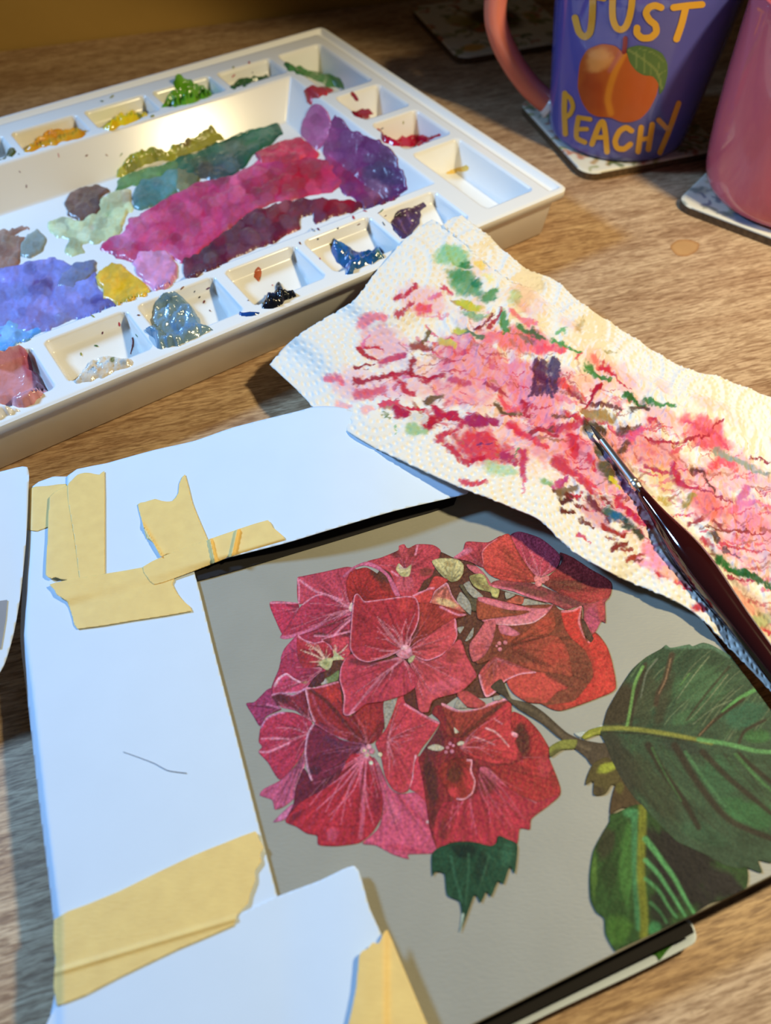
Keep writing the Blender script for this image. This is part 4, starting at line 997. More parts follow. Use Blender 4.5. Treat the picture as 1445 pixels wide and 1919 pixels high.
for k in range(150):
    x = 220 + 1250 * r_.random(); ym = np.interp(x, [170, 480, 900, 1330, 1500], [705, 715, 790, 872, 885])
    f = r_.random()
    if k % 2:
        L_ = 120 + 260 * r_.random(); y0 = ym - 30 - f * 380; x0_ = x + f * 120
        lv.append(('line', [(x0_, y0), (x0_ + L_ * .35, y0 - L_ * .5), (x0_ + L_ * .75, y0 - L_ * .85)], 7 + 5 * r_.random(), [(96, 128, 88), (44, 60, 42), (70, 104, 62), (120, 136, 100)][r_.integers(4)], .45, .5))
    else:
        L_ = 160 + 320 * r_.random(); y0 = ym + 40 + f * 420; x0_ = x + f * 160
        lv.append(('line', [(x0_, y0), (x0_ + L_ * .45, y0 + L_ * .6), (x0_ + L_ * .9, y0 + L_)], 8 + 8 * r_.random(), [(70, 112, 70), (42, 50, 38), (58, 96, 66), (50, 64, 44)][r_.integers(4)], .45, .5))
petal('leaf', L1, big, (56, 84, 60), (180, 720), 0, mat=M_leafart, var=.24,
      ops=lv + [('dab', 300, 520, 130, 260, .35, (66, 58, 42), .95), ('dab', 500, 480, 90, 260, .2, (64, 74, 52), .8), ('dab', 640, 480, 60, 260, .25, (62, 64, 46), .8), ('dab', 300, 960, 160, 300, -.5, (58, 60, 48), .9), ('dab', 560, 1150, 120, 400, -.6, (58, 66, 46), .7),
           ('dab', 900, 400, 240, 160, -.4, (70, 112, 74), .8), ('dab', 1250, 600, 200, 100, -.4, (50, 106, 78), .8), ('dab', 800, 620, 160, 60, -.4, (66, 110, 70), .7), ('dab', 1350, 760, 120, 60, 0, (60, 118, 62), .8), ('dab', 1050, 1080, 160, 220, -.7, (52, 102, 66), .8), ('dab', 1300, 1350, 260, 120, .3, (54, 116, 66), .8), ('dab', 800, 850, 200, 60, .2, (48, 62, 54), .7), ('dab', 950, 1500, 220, 80, .4, (52, 90, 62), .8),
           ('line', [(660, 85), (830, 85), (1000, 85), (1130, 160)], 30, (96, 140, 110), .7, 0),
           ('line', [(520, 830), (640, 1030), (800, 1270), (900, 1450)], 40, DK, .9, .3), ('line', [(720, 830), (860, 1060), (1040, 1300), (1180, 1420), (1445, 1530)], 40, DK, .9, .2), ('line', [(930, 880), (1120, 1070), (1300, 1220), (1445, 1340)], 36, DK, .9, .3), ('line', [(1200, 900), (1340, 1020), (1500, 1150)], 32, DK, .9, .3),
           ('line', [(550, 850), (650, 1050), (770, 1250)], 14, (70, 124, 70), .6, .3), ('line', [(800, 880), (940, 1080), (1100, 1290)], 20, (74, 132, 84), .7, .3), ('line', [(1180, 900), (1330, 1060), (1480, 1200)], 20, (78, 142, 78), .7, .3),
           ('line', [(700, 150), (650, 330), (595, 440), (580, 520)], 34, (70, 58, 44), .9, .2), ('line', [(690, 180), (650, 340), (600, 440)], 10, (150, 122, 92), .7, .2), ('line', [(500, 220), (440, 420), (400, 560), (385, 680)], 24, (60, 50, 38), .8, 0), ('line', [(590, 180), (510, 280), (480, 400), (465, 470)], 10, (120, 132, 112), .7, .2),
           ('line', [(480, 240), (420, 370), (390, 540), (362, 690)], 16, (112, 166, 84), .9, 0),
           ('line', [(980, 160), (860, 310), (740, 480)], 8, (132, 150, 112), .7, .3), ('line', [(1130, 240), (960, 440), (810, 640)], 16, (58, 58, 42), .8, .3), ('line', [(1120, 300), (960, 500), (830, 640)], 7, (138, 146, 110), .6, .3), ('line', [(1150, 490), (1000, 560), (860, 670)], 6, (130, 146, 112), .6, .2), ('line', [(830, 480), (700, 600), (640, 680)], 6, (120, 144, 104), .6, .2), ('line', [(830, 290), (760, 380)], 7, (96, 150, 76), .7, .2),
           ('line', [(1330, 410), (1200, 480), (1080, 580)], 22, (96, 170, 92), .9, .3), ('line', [(1240, 480), (1060, 610), (980, 680), (900, 760)], 18, (58, 46, 34), .9, 0), ('line', [(1010, 640), (905, 755)], 7, (140, 116, 84), .7, 0), ('line', [(1400, 640), (1250, 720), (1200, 820)], 18, (56, 50, 38), .9, .2),
           ('line', [(170, 705), (300, 700), (480, 715), (700, 750), (900, 790), (1000, 812)], 26, (134, 142, 56), .97, .15), ('line', [(900, 785), (1080, 812), (1200, 840), (1330, 872), (1500, 885)], 24, (98, 168, 98), .97, .1), ('line', [(180, 730), (480, 742), (700, 780), (900, 805)], 9, (46, 44, 32), .7, 0)], label='large dark green leaf with pale midrib')
petal('leaf', K8, [(104, 955), (130, 925), (200, 903), (270, 903), (335, 918), (360, 905), (368, 878), (400, 890), (442, 915), (432, 1025), (412, 1000), (388, 1068), (366, 1058), (338, 1118), (320, 1098), (297, 1142), (274, 1110), (245, 1185), (214, 1262), (222, 1190), (213, 1138), (165, 1112), (154, 1030), (120, 1020), (106, 1036)], (36, 82, 58), (260, 900), 0, mat=M_leafart, var=.3,
      ops=[('dab', 230, 940, 60, 40, 0, (22, 44, 38), .9), ('dab', 300, 1000, 30, 70, .2, (26, 50, 42), .7), ('dab', 400, 950, 30, 60, .2, (54, 112, 82), .7), ('line', [(180, 960), (200, 1060), (225, 1140)], 8, (60, 118, 88), .7, .2), ('line', [(250, 950), (245, 1060), (235, 1150)], 7, (62, 116, 84), .6, .2), ('line', [(330, 960), (300, 1060), (285, 1100)], 7, (58, 110, 80), .6, .2), ('line', [(226, 1190), (212, 1260)], 8, (190, 220, 205), .9, 0)])

# ================================================================== PAPER MASK, SHEETS, TAPE
def lineval(x, a, b):
    return a[1] + (x - a[0]) * (b[1] - a[1]) / (b[0] - a[0])


def z_left(P):
    """left mask strip, folded down over the edge of the board"""
    x, y = P[:, 0], P[:, 1]
    xe = np.interp(y, [900, 1000, 1190, 1300, 1521, 1726, 1920], [45, 44, 34, 48, 73, 98, 103])
    d = x - xe
    return Z0 + 0.0012 - 0.008 * (1 - sstep(-2, 16, d)) ** 1.5


def z_top(P):
    x, y = P[:, 0], P[:, 1]
    r = sstep(330, 640, x)
    return Z0 + 0.0019 + 0.0072 * r - 0.0014 * sstep(700, 880, x) + 0.0004 * np.sin(x * 0.02)


def z_bottom(P):
    x, y = P[:, 0], P[:, 1]
    return Z0 + 0.0018 + 0.0022 * sstep(520, 700, x) - 0.0015 * (1 - sstep(98, 122, x))


def sheet(name, px, zf, mat, step=6, th=0.00016, label=None, cat=None, group=None, cv=6, relief=None, parent=None):
    P, Fq, d = shape_mesh(px, step, cv)
    zz = zf(P)
    if relief is not None:
        zz = zz + relief(P, d)
    X = at(P[:, 0], P[:, 1], zz)
    o = mesh_obj(name, X, Fq, mat, parent)
    solidify(o, th)
    return tag(o, label, cat, group)


sheet('paper_strip', [(55, 916), (128, 893), (330, 1000), (364, 1072), (400, 1215), (440, 1370), (480, 1528), (517, 1670), (540, 1760), (600, 1990), (104, 1990), (103, 1860), (100, 1726), (75, 1521), (50, 1300), (38, 1200), (42, 1100), (50, 1000)], z_left, M_paper, 5,
      label='long white paper mask strip covering the left margin of the painting', cat='paper', cv=3)
sheet('paper_strip', [(104, 1885), (300, 1795), (430, 1722), (520, 1680), (600, 1650), (664, 1622), (682, 1664), (692, 1700), (712, 1745), (745, 1820), (800, 1990), (104, 1990)], z_bottom, M_paper, 6,
      label='white paper mask piece with a torn corner at the lower edge of the painting', cat='paper', cv=3)
sheet('paper_strip', [(126, 892), (200, 868), (290, 843), (365, 826), (440, 800), (560, 770), (596, 761), (650, 766), (760, 820), (868, 896), (878, 922), (866, 928), (740, 957), (620, 992), (530, 1019), (400, 1052), (300, 1080), (200, 1107), (150, 1120), (138, 1020)], z_top, M_paper, 6,
      label='white paper mask strip across the top of the painting, tucked under the towel', cat='paper', cv=3)
M_black = plain('shadow_black', (42, 40, 41), 0.8, None, 0.1, vary=.05)  # flat black for the strips that stand in for shadow bands
sheet('shadow_strip', [(330, 1090), (358, 1092), (450, 1067), (560, 1034), (640, 1010), (750, 976), (851, 945), (849, 910), (700, 930), (500, 985), (340, 1040)], lambda P: Z0 + 0.0005 + 0 * P[:, 0], M_black, 6, 0.0003,
      label='narrow black strip standing in for the shadow under the top mask strip', cat='shadow band', cv=2)  # dark strip added in place of the mask strip's shadow
sheet('shadow_strip', [(1280, 1726), (1290, 1728), (1301, 1748), (1259, 1768), (1192, 1801), (1050, 1871), (940, 1926), (800, 1995), (780, 1975), (900, 1917), (1130, 1801)], lambda P: 0.0075 + 0 * P[:, 0], M_black, 5, 0.0004,
      label='narrow black strip standing in for the shadow along the bottom of the painting, above the curled paper', cat='shadow band', cv=2)  # added dark strip, drawn as the board's shadow band
# paper sticking out from under the board
def z_under(P):
    yl = np.interp(P[:, 0], [650, 900, 1050, 1200, 1298], [2072, 1962, 1890, 1820, 1770])
    d = yl - P[:, 1]
    return 0.0022 + 0.0035 * (1 - sstep(0, 45, d)) ** 1.3
sheet('paper_strip', [(1215, 1742), (1288, 1722), (1305, 1752), (1298, 1769), (1200, 1819), (1050, 1889), (900, 1961), (700, 2050), (640, 1990), (900, 1885), (1100, 1795)], z_under, M_paper, 5, 0.0005,
      label='curled white paper edge sticking out below the bottom of the painting', cat='paper', cv=4)
P, Fq, d = shape_mesh([(1222, 1790), (1235, 1776), (1262, 1768), (1248, 1785), (1236, 1800), (1230, 1790)], 2.0, 4)
sm = mesh_obj('green_smear', at(P[:, 0], P[:, 1], z_under(P) + 0.0003), Fq, M_art, None, shade(P, (70, 120, 50), (), 5))
sm.parent = [o for o in col.objects if o.get('label', '').startswith('curled white')][0]
# reference sheet at the left
def z_ref(P):
    return 0.019 + 0.004 * sstep(60, -60, P[:, 0]) + 0.003 * sstep(960, 880, P[:, 1]) if False else 0.0165 + 0.003 * (1 - sstep(-60, 60, P[:, 0]))
ref = sheet('reference_sheet', [(-260, 945), (-80, 902), (0, 884), (51, 875), (53, 925), (49, 1010), (39, 1110), (26, 1185), (8, 1245), (-14, 1272), (-80, 1286), (-260, 1330)], z_ref, M_paper, 6,
            label='white printed sheet poking in at the left edge beside the mask strip', cat='paper', cv=4)
P, Fq, d = shape_mesh([(-200, 1150), (-60, 1134), (14, 1124), (11, 1160), (2, 1215), (-60, 1232), (-200, 1256)], 5, 0)
o = mesh_obj('printed_picture', at(P[:, 0], P[:, 1], z_ref(P) + 0.0003), Fq, M_print, ref, shade(P, (150, 152, 160), (), 3, var=.05))


def z_tape(P):
    yl = 1120 - 0.272 * (P[:, 0] - 150)
    k = sstep(-14, 8, yl - P[:, 1])
    return z_left(P) + k * (z_top(P) - z_left(P)) + 0.0002


def tape(px, zf, lift, label, relief=None, step=3.0):
    # ragged torn short ends come from the outline
    return sheet('masking_tape', px, lambda P: zf(P) + lift, M_tape, step, 0.0001, label, 'tape', None, 2, relief)


tape(Z5([(120, 462), (230, 440), (320, 430), (326, 470), (244, 497), (237, 637), (120, 652)]), z_left, 0.0003, 'short piece of tape by the corner of the printed sheet')
tape(Z5([(240, 495), (300, 450), (335, 440), (345, 600), (370, 760), (385, 890), (300, 892), (265, 880), (250, 888), (220, 870), (230, 700)]), z_tape, 0.0002, 'upright tape piece on the left mask strip, partly under its neighbour')
tape(Z5([(325, 440), (350, 410), (375, 385), (410, 376), (440, 378), (480, 386), (505, 368), (507, 640), (507, 860), (500, 1000), (400, 1012), (385, 900), (360, 700), (330, 520)]), z_tape, 0.0003, 'tall upright tape strip on the top mask paper with a torn upper end')
tape(Z5([(665, 530), (700, 518), (750, 503), (780, 512), (830, 515), (862, 475), (866, 430), (895, 384), (930, 520), (970, 620), (1005, 702), (1000, 722), (800, 772), (775, 782), (740, 712), (708, 692), (690, 620)]), z_tape, 0.0003, 'wide tape piece with a deep torn notch near the middle of the top strip',
     lambda P, d: 0.0012 * np.exp(-((P[:, 0] - (283 + (P[:, 1] - 1010) * 0.6)) / 3.0) ** 2))
tape(Z5([(240, 917), (300, 900), (380, 885), (600, 850), (740, 825), (830, 818), (842, 900), (832, 912), (858, 962), (890, 1000), (928, 1045), (640, 1092), (375, 1132), (352, 1080), (325, 1000), (275, 967), (262, 940)]), z_tape, 0.0004, 'broad tape piece joining the top strip to the left strip')
tape(Z5([(690, 832), (800, 775), (1005, 700), (1150, 650), (1295, 605), (1318, 640), (1345, 662), (1380, 710), (1130, 777), (1040, 812), (830, 892), (745, 917), (712, 882)]), z_tape, 0.0006, 'wrinkled tape strip along the inner edge of the top mask',
     lambda P, d: 0.0016 * np.exp(-((P[:, 0] - (398 + (P[:, 1] - 1030) * 0.22)) / 2.6) ** 2) + 0.0018 * np.exp(-((P[:, 0] - (440 - (P[:, 1] - 1015) * 0.22)) / 2.8) ** 2), 2.2)
zfl = lambda P: np.maximum(z_left(P), z_bottom(P))
tape(Z6([(182, 765), (290, 715), (400, 670), (530, 606), (660, 545), (760, 505), (865, 465), (875, 492), (892, 520), (880, 545), (884, 570), (862, 600), (864, 630), (845, 680), (838, 712), (800, 750), (790, 785), (600, 866), (400, 962), (192, 1058), (187, 900)]), zfl, 0.0004, 'broad yellow tape band across the lower left corner of the mask',
     lambda P, d: 0.0006 * np.exp(-((P[:, 1] - (1815 - (P[:, 0] - 130) * 0.30)) / 5.0) ** 2))
tape(Z6([(1215, 890), (1225, 872), (1245, 862), (1262, 842), (1282, 846), (1296, 815), (1312, 800), (1345, 880), (1400, 1010), (1445, 1118), (1520, 1290), (1140, 1290), (1180, 1118), (1205, 1000)]), lambda P: np.maximum(z_bottom(P), Z0) + 0.0006, 0.0004, 'tape piece at the bottom edge beside the torn paper corner',
     lambda P, d: 0.0010 * sstep(735, 715, P[:, 0]))


# stray hair
def tube(pts, rad, n=8, cap=True, side=None):
    pts = np.asarray(pts, float); m = len(pts)
    rad = np.broadcast_to(np.asarray(rad, float), (m,))
    V = []; Fc = []
    up = np.array([0, 0, 1.0])
    for i in range(m):
        t = pts[min(i + 1, m - 1)] - pts[max(i - 1, 0)]; t /= np.linalg.norm(t) + 1e-12
        a = np.cross(t, up) if side is None else np.array(side, float)
        if np.linalg.norm(a) < 1e-4: a = np.cross(t, [1.0, 0, 0])
        a /= np.linalg.norm(a); b = np.cross(a, t)
        for k in range(n):
            q = 2 * np.pi * k / n
            V.append(pts[i] + rad[i] * (math.cos(q) * a + math.sin(q) * b))
    for i in range(m - 1):
        for k in range(n):
            Fc.append((i * n + k, i * n + (k + 1) % n, (i + 1) * n + (k + 1) % n, (i + 1) * n + k))
    if cap:
        Fc.append(tuple(range(n - 1, -1, -1))); Fc.append(tuple((m - 1) * n + k for k in range(n)))
    return V, Fc


hp = smooth_open([(231, 1409), (262, 1420), (290, 1431), (315, 1444), (350, 1449)], 6)
V, Fc = tube(at(hp[:, 0], hp[:, 1], Z0 + 0.0014), np.linspace(0.00006, 0.0001, len(hp)), 6)
tag(mesh_obj('hair', V, Fc, M_hair), 'single dark hair lying on the white left mask strip', 'hair')

# ================================================================== KITCHEN PAPER TOWEL
b0 = at(1106, 796, 0.0252)          # tip of the brush that lies on the towel
b1 = at(1441, 1240, 0.0198)         # a point far along its handle
BR_X = [0, .25, .5, .9, 1.2, 1.45, 1.7, 2.1, 2.5, 3.2, 5, 7]
BR_R = [.0021, .0024, .0031, .0049, .0060, .0063, .0062, .0055, .0048, .0042, .0036, .003]
eA = smooth_open([(506, 686), (552, 728), (600, 774), (690, 828), (770, 868), (868, 917), (960, 953), (1012, 976), (1075, 1031), (1150, 1073), (1230, 1110), (1300, 1151), (1380, 1226), (1445, 1290), (1600, 1440)], 12)
eB = smooth_open([(868, 410), (887, 422), (920, 448), (950, 475), (1000, 508), (1037, 520), (1100, 578), (1150, 610), (1200, 640), (1290, 690), (1340, 705), (1380, 722), (1445, 746), (1640, 815)], 12)
e0 = smooth_open([(506, 686), (536, 649), (591, 606), (655, 569), (677, 547), (699, 516), (721, 489), (755, 453), (806, 415), (826, 424), (848, 409), (868, 410)], 10)
e1 = smooth_open([(1600, 1440), (1640, 1100), (1640, 815)], 10)


def resample(c, t):
    L = np.concatenate([[0], np.cumsum(np.linalg.norm(np.diff(c, axis=0), axis=1))]); L /= L[-1]
    return np.stack([np.interp(t, L, c[:, 0]), np.interp(t, L, c[:, 1])], 1)


NS, NT = 560, 250
s = np.linspace(0, 1, NS); t = np.linspace(0, 1, NT)
cA = resample(eA, s); cB = resample(eB, s); c0 = resample(e0, t); c1 = resample(e1, t)
SS, TT = np.meshgrid(s, t, indexing='ij')
G = (1 - TT)[..., None] * cA[:, None] + TT[..., None] * cB[:, None] + (1 - SS)[..., None] * c0[None] + SS[..., None] * c1[None] \
    - ((1 - SS) * (1 - TT))[..., None] * cA[0] - (SS * (1 - TT))[..., None] * cA[-1] - ((1 - SS) * TT)[..., None] * cB[0] - (SS * TT)[..., None] * cB[-1]
TP = G.reshape(-1, 2)
ctl = np.array([(506, 686, .0150), (600, 600, .024), (690, 540, .0312), (760, 450, .0328), (850, 412, .0335), (887, 425, .0335), (950, 480, .029), (1040, 525, .018), (1200, 640, .009), (1445, 745, .007), (1640, 800, .007),
                (552, 728, .0175), (600, 775, .0215), (690, 830, .0262), (760, 865, .0272), (870, 918, .0268), (1000, 972, .0255), (1100, 1045, .0245), (1230, 1110, .0198), (1300, 1150, .0176), (1380, 1226, .0160), (1445, 1290, .0150), (1600, 1400, .014), (1300, 1000, .0172), (1400, 1120, .0152), (800, 650, .025), (1000, 700, .0215), (1200, 850, .0205), (1440, 1000, .016), (1100, 900, .0225), (700, 680, .0235), (900, 560, .028), (640, 640, .024), (740, 540, .031)])


def towel_z(P):
    num = 0; den = 0
    for x, y, zc in ctl:
        w = 1.0 / (((P[:, 0] - x) ** 2 + (P[:, 1] - y) ** 2) / 2500. + 0.25) ** 2
        num = num + w * zc; den = den + w
    zz = num / den
    over = lineval(P[:, 0], (0, 797), (1066, 354)) - P[:, 1]        # beyond the tray's front edge
    m = sstep(-30, 4, over) * sstep(1085, 1040, P[:, 0]) if False else sstep(-30, 4, over) * (1 - sstep(960, 1050, P[:, 0]))
    return np.maximum(zz, 0.0222 + m * (PH + 0.0012 - 0.0222)) * (m > 0.02) + zz * (m <= 0.02)


tz = towel_z(TP)
# towel's own millimetres
sm_, tm_ = (SS * 262.).ravel(), (TT * 112.).ravel()
mid = sstep(0.10, 0.30, TT.ravel()) * (1 - sstep(0.74, 0.95, TT.ravel())) * sstep(0.06, 0.2, SS.ravel())
crump = (fbm(sm_ / 9., tm_ / 9., 31, 4) - .5) * 0.0046 * (0.25 + 0.75 * mid)
ridg = (1 - np.abs(fbm(sm_ / 5.0 + 3, tm_ / 6.0, 47, 3) - .5) * 2) ** 6
crump += ridg * 0.0011 * mid
undul = 0.0010 * np.sin(sm_ / 14. + 1.0) * (np.abs(TT.ravel() - .5) * 2) ** 2
# embossed dots: families of concentric rings
emb = np.zeros(len(TP))
cent = []
for i in range(-1, 9):
    for j in range(-1, 5):
        cent.append((i * 34. + (17. if j % 2 else 0) + 8, j * 29.5 + 12))
cent = np.array(cent)
dd = np.hypot(sm_[:, None] - cent[None, :, 0], tm_[:, None] - cent[None, :, 1])
ci = dd.argmin(1); r_c = dd[np.arange(len(TP)), ci]
ang = np.arctan2(tm_ - cent[ci, 1], sm_ - cent[ci, 0])
for rk in (3.2, 6.6, 10.2, 13.8, 17.2):
    nd = int(round(2 * np.pi * rk / 2.7))
    q = (ang / (2 * np.pi) * nd) % 1.0 - 0.5
    dist = np.hypot(r_c - rk, q * 2 * np.pi * rk / nd)
    emb = np.maximum(emb, 1 - sstep(0.40, 1.1, dist))
emb_s = np.where(TT.ravel() < 0.45, -1.0, 1.0) * 0.00065 * emb * (0.3 + 0.7 * (1 - mid))
swirl = 0.00035 * np.cos(r_c * 2 * np.pi / 7.0) * (1 - mid) * sstep(0.6, .75, TT.ravel())
fine = (fbm(sm_ / 1.1, tm_ / 1.1, 77, 2) - .5) * 0.00022
TX = at(TP[:, 0], TP[:, 1], tz)
TX[:, 2] += crump + undul + emb_s + swirl + fine
# the towel gives way under the brush
bd = (b1 - b0)[:2]; bl = np.linalg.norm(bd); bd = bd / bl
al = (TX[:, :2] - b0[:2]) @ bd; la = np.abs((TX[:, 0] - b0[0]) * bd[1] - (TX[:, 1] - b0[1]) * bd[0])
br = np.interp((al - 0.0305) / 0.0255, BR_X, BR_R) + 0.0006
br = np.where(al < 0.0305, 0.0028, br)
zc = b0[2] + (b1[2] - b0[2]) * al / bl
low = zc - np.sqrt(np.maximum(br ** 2 - la ** 2, 0)) - 0.0002
dent = (la < br) & (al > 0.004)
TX[dent, 2] = np.minimum(TX[dent, 2], low[dent])
CR = (192, 38, 66); PK = (232, 120, 150); DR = (140, 24, 44); MG_ = (176, 48, 100); GN = (66, 142, 84); DG = (46, 74, 50); OL = (110, 92, 56); BK = (58, 46, 42); PLM = (86, 46, 76)
OR = (232, 110, 96)
tops = []


def wash(tile, x, y, rx, ry, rot, c, a):
    (X0, Y0), = tile([(x, y)]); tops.append(('dab', X0, Y0, rx / tile.k, ry / tile.k, rot, c, a))


def strk(tile, pts, w, c, a=.95, tp=.4):
    tops.append(('line', tile(pts), w / tile.k, c, a, tp))


# pale pink washes over the middle
for (x, y, rx, ry, rot, c, a) in [(720, 640, 60, 34, .3, PK, .5), (700, 720, 90, 30, .2, (238, 165, 185), .5), (790, 560, 60, 30, .3, (236, 150, 175), .5), (900, 690, 110, 60, .4, (226, 110, 145), .75), (970, 640, 80, 26, .2, (232, 96, 122), .85), (860, 740, 60, 26, .2, (236, 160, 165), .8), (1000, 730, 80, 50, .5, (222, 120, 160), .7),
                                 (1010, 770, 60, 40, .4, (230, 140, 160), .7), (900, 840, 66, 38, .15, (208, 48, 78), .95), (1040, 830, 90, 50, .5, (232, 130, 150), .6), (1100, 870, 80, 40, .7, (230, 120, 140), .7), (1180, 840, 70, 40, .3, (232, 160, 160), .6), (1320, 810, 60, 34, .5, (236, 92, 122), .9), (1230, 860, 70, 40, .3, (228, 140, 130), .75), (1290, 900, 70, 30, .4, (235, 150, 165), .6), (1380, 880, 60, 40, .4, (234, 150, 175), .6), (1350, 960, 90, 46, .5, (232, 150, 175), .6), (1420, 980, 60, 60, 0, (232, 140, 165), .6), (1240, 900, 44, 26, .3, (226, 190, 120), .7), (1330, 950, 46, 30, .8, (236, 110, 105), .8), (1400, 1040, 70, 40, .5, (236, 170, 180), .6), (1180, 940, 50, 40, .8, (225, 110, 140), .6), (1120, 960, 40, 24, .8, (205, 80, 110), .6), (1240, 1060, 40, 26, .9, (236, 160, 190), .6), (1430, 1150, 50, 40, 0, (232, 195, 150), .5), (650, 730, 46, 22, .3, (240, 175, 180), .5)]:
    tops.append(('dab', x, y, rx, ry, rot, c, a))
# greens at the upper end
wash(W5, 180, 220, 150, 90, .2, (126, 190, 128), .85); wash(W5, 260, 270, 60, 40, .2, (40, 128, 76), .9); wash(W5, 260, 400, 150, 80, .6, (84, 158, 104), .9); wash(W5, 330, 400, 50, 40, 0, (36, 122, 82), .9); wash(W5, 440, 480, 70, 44, -.5, (60, 140, 84), .9); wash(W5, 200, 350, 90, 40, .3, (70, 150, 100), .8)
wash(W5, 360, 270, 50, 24, .4, (238, 214, 92), .8); wash(W5, 410, 360, 60, 30, .6, (240, 226, 130), .7); wash(W5, 290, 550, 130, 36, .2, (196, 192, 52), .95); wash(W5, 320, 610, 130, 22, .1, (120, 180, 130), .8); wash(W5, 600, 500, 60, 60, 0, (170, 212, 160), .7)
strk(W5, [(510, 620), (530, 680), (545, 740)], 46, (72, 138, 88)); strk(W5, [(630, 705), (700, 740), (790, 785)], 36, (66, 124, 78)); strk(W5, [(260, 730), (320, 750), (390, 770)], 34, (86, 118, 92)); wash(W5, 680, 790, 80, 26, .5, (120, 108, 104), .8); strk(W5, [(850, 800), (920, 845), (1030, 885)], 32, (70, 146, 80)); strk(W5, [(930, 720), (890, 750)], 26, (120, 178, 120)); strk(W5, [(1075, 965), (1140, 1020), (1240, 1070)], 30, (72, 142, 80)); strk(W5, [(1020, 690), (1060, 660)], 40, (180, 160, 90), .7)
# plum block
for k in range(9):
    x = 730 + k * 20
    strk(W5, [(x, 930 + (k % 3) * 14), (x - 18, 1060), (x - 34, 1170 - (k % 2) * 20)], 20, PLM if k < 5 else (70, 52, 92), .92, .1)
# crimson and dark strokes of the left half
for pts, w, c in [([(870, 580), (940, 540), (1010, 480)], 34, CR), ([(880, 690), (940, 640), (1000, 600)], 30, (186, 60, 84)), ([(650, 740), (720, 700), (800, 720)], 60, (236, 130, 145)), ([(1040, 660), (1100, 630)], 50, (228, 90, 120)), ([(610, 910), (700, 900), (770, 905)], 22, CR), ([(610, 925), (690, 960), (770, 980)], 28, (176, 30, 52)), ([(640, 890), (700, 830)], 16, PK), ([(595, 1045), (660, 1040), (740, 1020)], 20, (150, 28, 44)), ([(610, 1130), (700, 1115), (800, 1105), (870, 1080)], 30, (164, 30, 56)), ([(800, 1000), (880, 980), (930, 960)], 46, (200, 70, 104)), ([(860, 1080), (960, 1075), (1060, 1110), (1190, 1110)], 34, (178, 40, 70)), ([(1100, 780), (1060, 880)], 26, OL), ([(1000, 900), (1050, 900), (1100, 920)], 50, (150, 72, 66)), ([(990, 1000), (985, 1080)], 34, (160, 36, 52)), ([(400, 1125), (470, 1110), (510, 1140)], 50, (234, 110, 130)), ([(620, 1210), (700, 1220), (780, 1180)], 60, (218, 100, 120)), ([(880, 1120), (930, 1190), (1010, 1220)], 44, (192, 44, 72)), ([(1090, 1280), (1140, 1250), (1200, 1235)], 34, (104, 84, 62)), ([(880, 1340), (940, 1350)], 50, (178, 36, 66)), ([(1150, 1310), (1200, 1350), (1290, 1370)], 46, (190, 44, 74)), ([(1110, 1420), (1150, 1370)], 50, (186, 36, 60)), ([(770, 1300), (860, 1290), (940, 1310), (1040, 1330)], 22, (200, 60, 86)), ([(480, 1300), (560, 1310)], 40, (244, 180, 180)), ([(650, 1330), (720, 1310)], 40, (244, 185, 180)), ([(1180, 860), (1250, 890)], 50, (206, 196, 100)), ([(1280, 780), (1330, 800)], 40, (196, 190, 80))]:
    strk(W4, pts, w, c)
for pts, w, c in [([(470, 1250), (540, 1270), (640, 1280)], 34, (96, 78, 52)), ([(650, 1210), (690, 1300)], 34, (176, 36, 62)), ([(510, 1200), (570, 1240), (640, 1250)], 44, (226, 90, 116)), ([(410, 1090), (470, 1140), (540, 1160)], 30, (170, 70, 100)), ([(340, 700), (390, 680), (440, 620)], 22, (130, 40, 62)), ([(430, 690), (480, 620), (505, 560)], 20, (170, 60, 84)), ([(120, 440), (170, 475)], 30, (206, 66, 96)), ([(30, 500), (90, 490)], 30, (222, 120, 160)), ([(580, 590), (650, 650), (730, 700)], 40, (232, 130, 150)), ([(760, 860), (840, 850), (920, 880)], 50, (236, 88, 110)), ([(990, 940), (1040, 895)], 18, (214, 84, 108)), ([(1180, 960), (1230, 1000), (1280, 1030)], 34, (190, 54, 80)), ([(1130, 920), (1160, 960)], 40, (236, 150, 150)), ([(1280, 1050), (1340, 1100)], 12, (196, 70, 100)), ([(900, 1080), (960, 1130)], 44, (226, 88, 86)), ([(950, 1130), (1020, 1170), (1090, 1200)], 30, (150, 70, 90)), ([(1170, 1110), (1110, 1190), (1060, 1260)], 24, (170, 40, 66)), ([(1110, 1220), (1200, 1240), (1300, 1260)], 20, (140, 96, 90)), ([(1100, 1290), (1200, 1310), (1250, 1320)], 56, (160, 128, 84)), ([(1340, 1170), (1440, 1215)], 34, (62, 134, 74)), ([(1200, 880), (1300, 860)], 16, (180, 170, 130)), ([(310, 1350), (380, 1330), (460, 1350)], 56, (150, 50, 100)), ([(70, 1240), (130, 1290), (220, 1310)], 44, (176, 40, 76)), ([(230, 1340), (300, 1310)], 34, (196, 60, 92)), ([(0, 1070), (60, 1040)], 40, (180, 44, 74)), ([(150, 1060), (270, 1080)], 40, (196, 84, 120)), ([(560, 1360), (640, 1420)], 30, (200, 70, 96)), ([(840, 1320), (1000, 1330)], 24, (130, 80, 70)), ([(700, 1420), (780, 1380)], 30, (150, 44, 60)), ([(800, 1400), (900, 1380)], 20, (110, 60, 60)), ([(950, 1300), (1040, 1340), (1080, 1370)], 34, (196, 54, 80)), ([(1330, 1390), (1440, 1370)], 24, (120, 76, 60))]:
    strk(W5, pts, w, c)
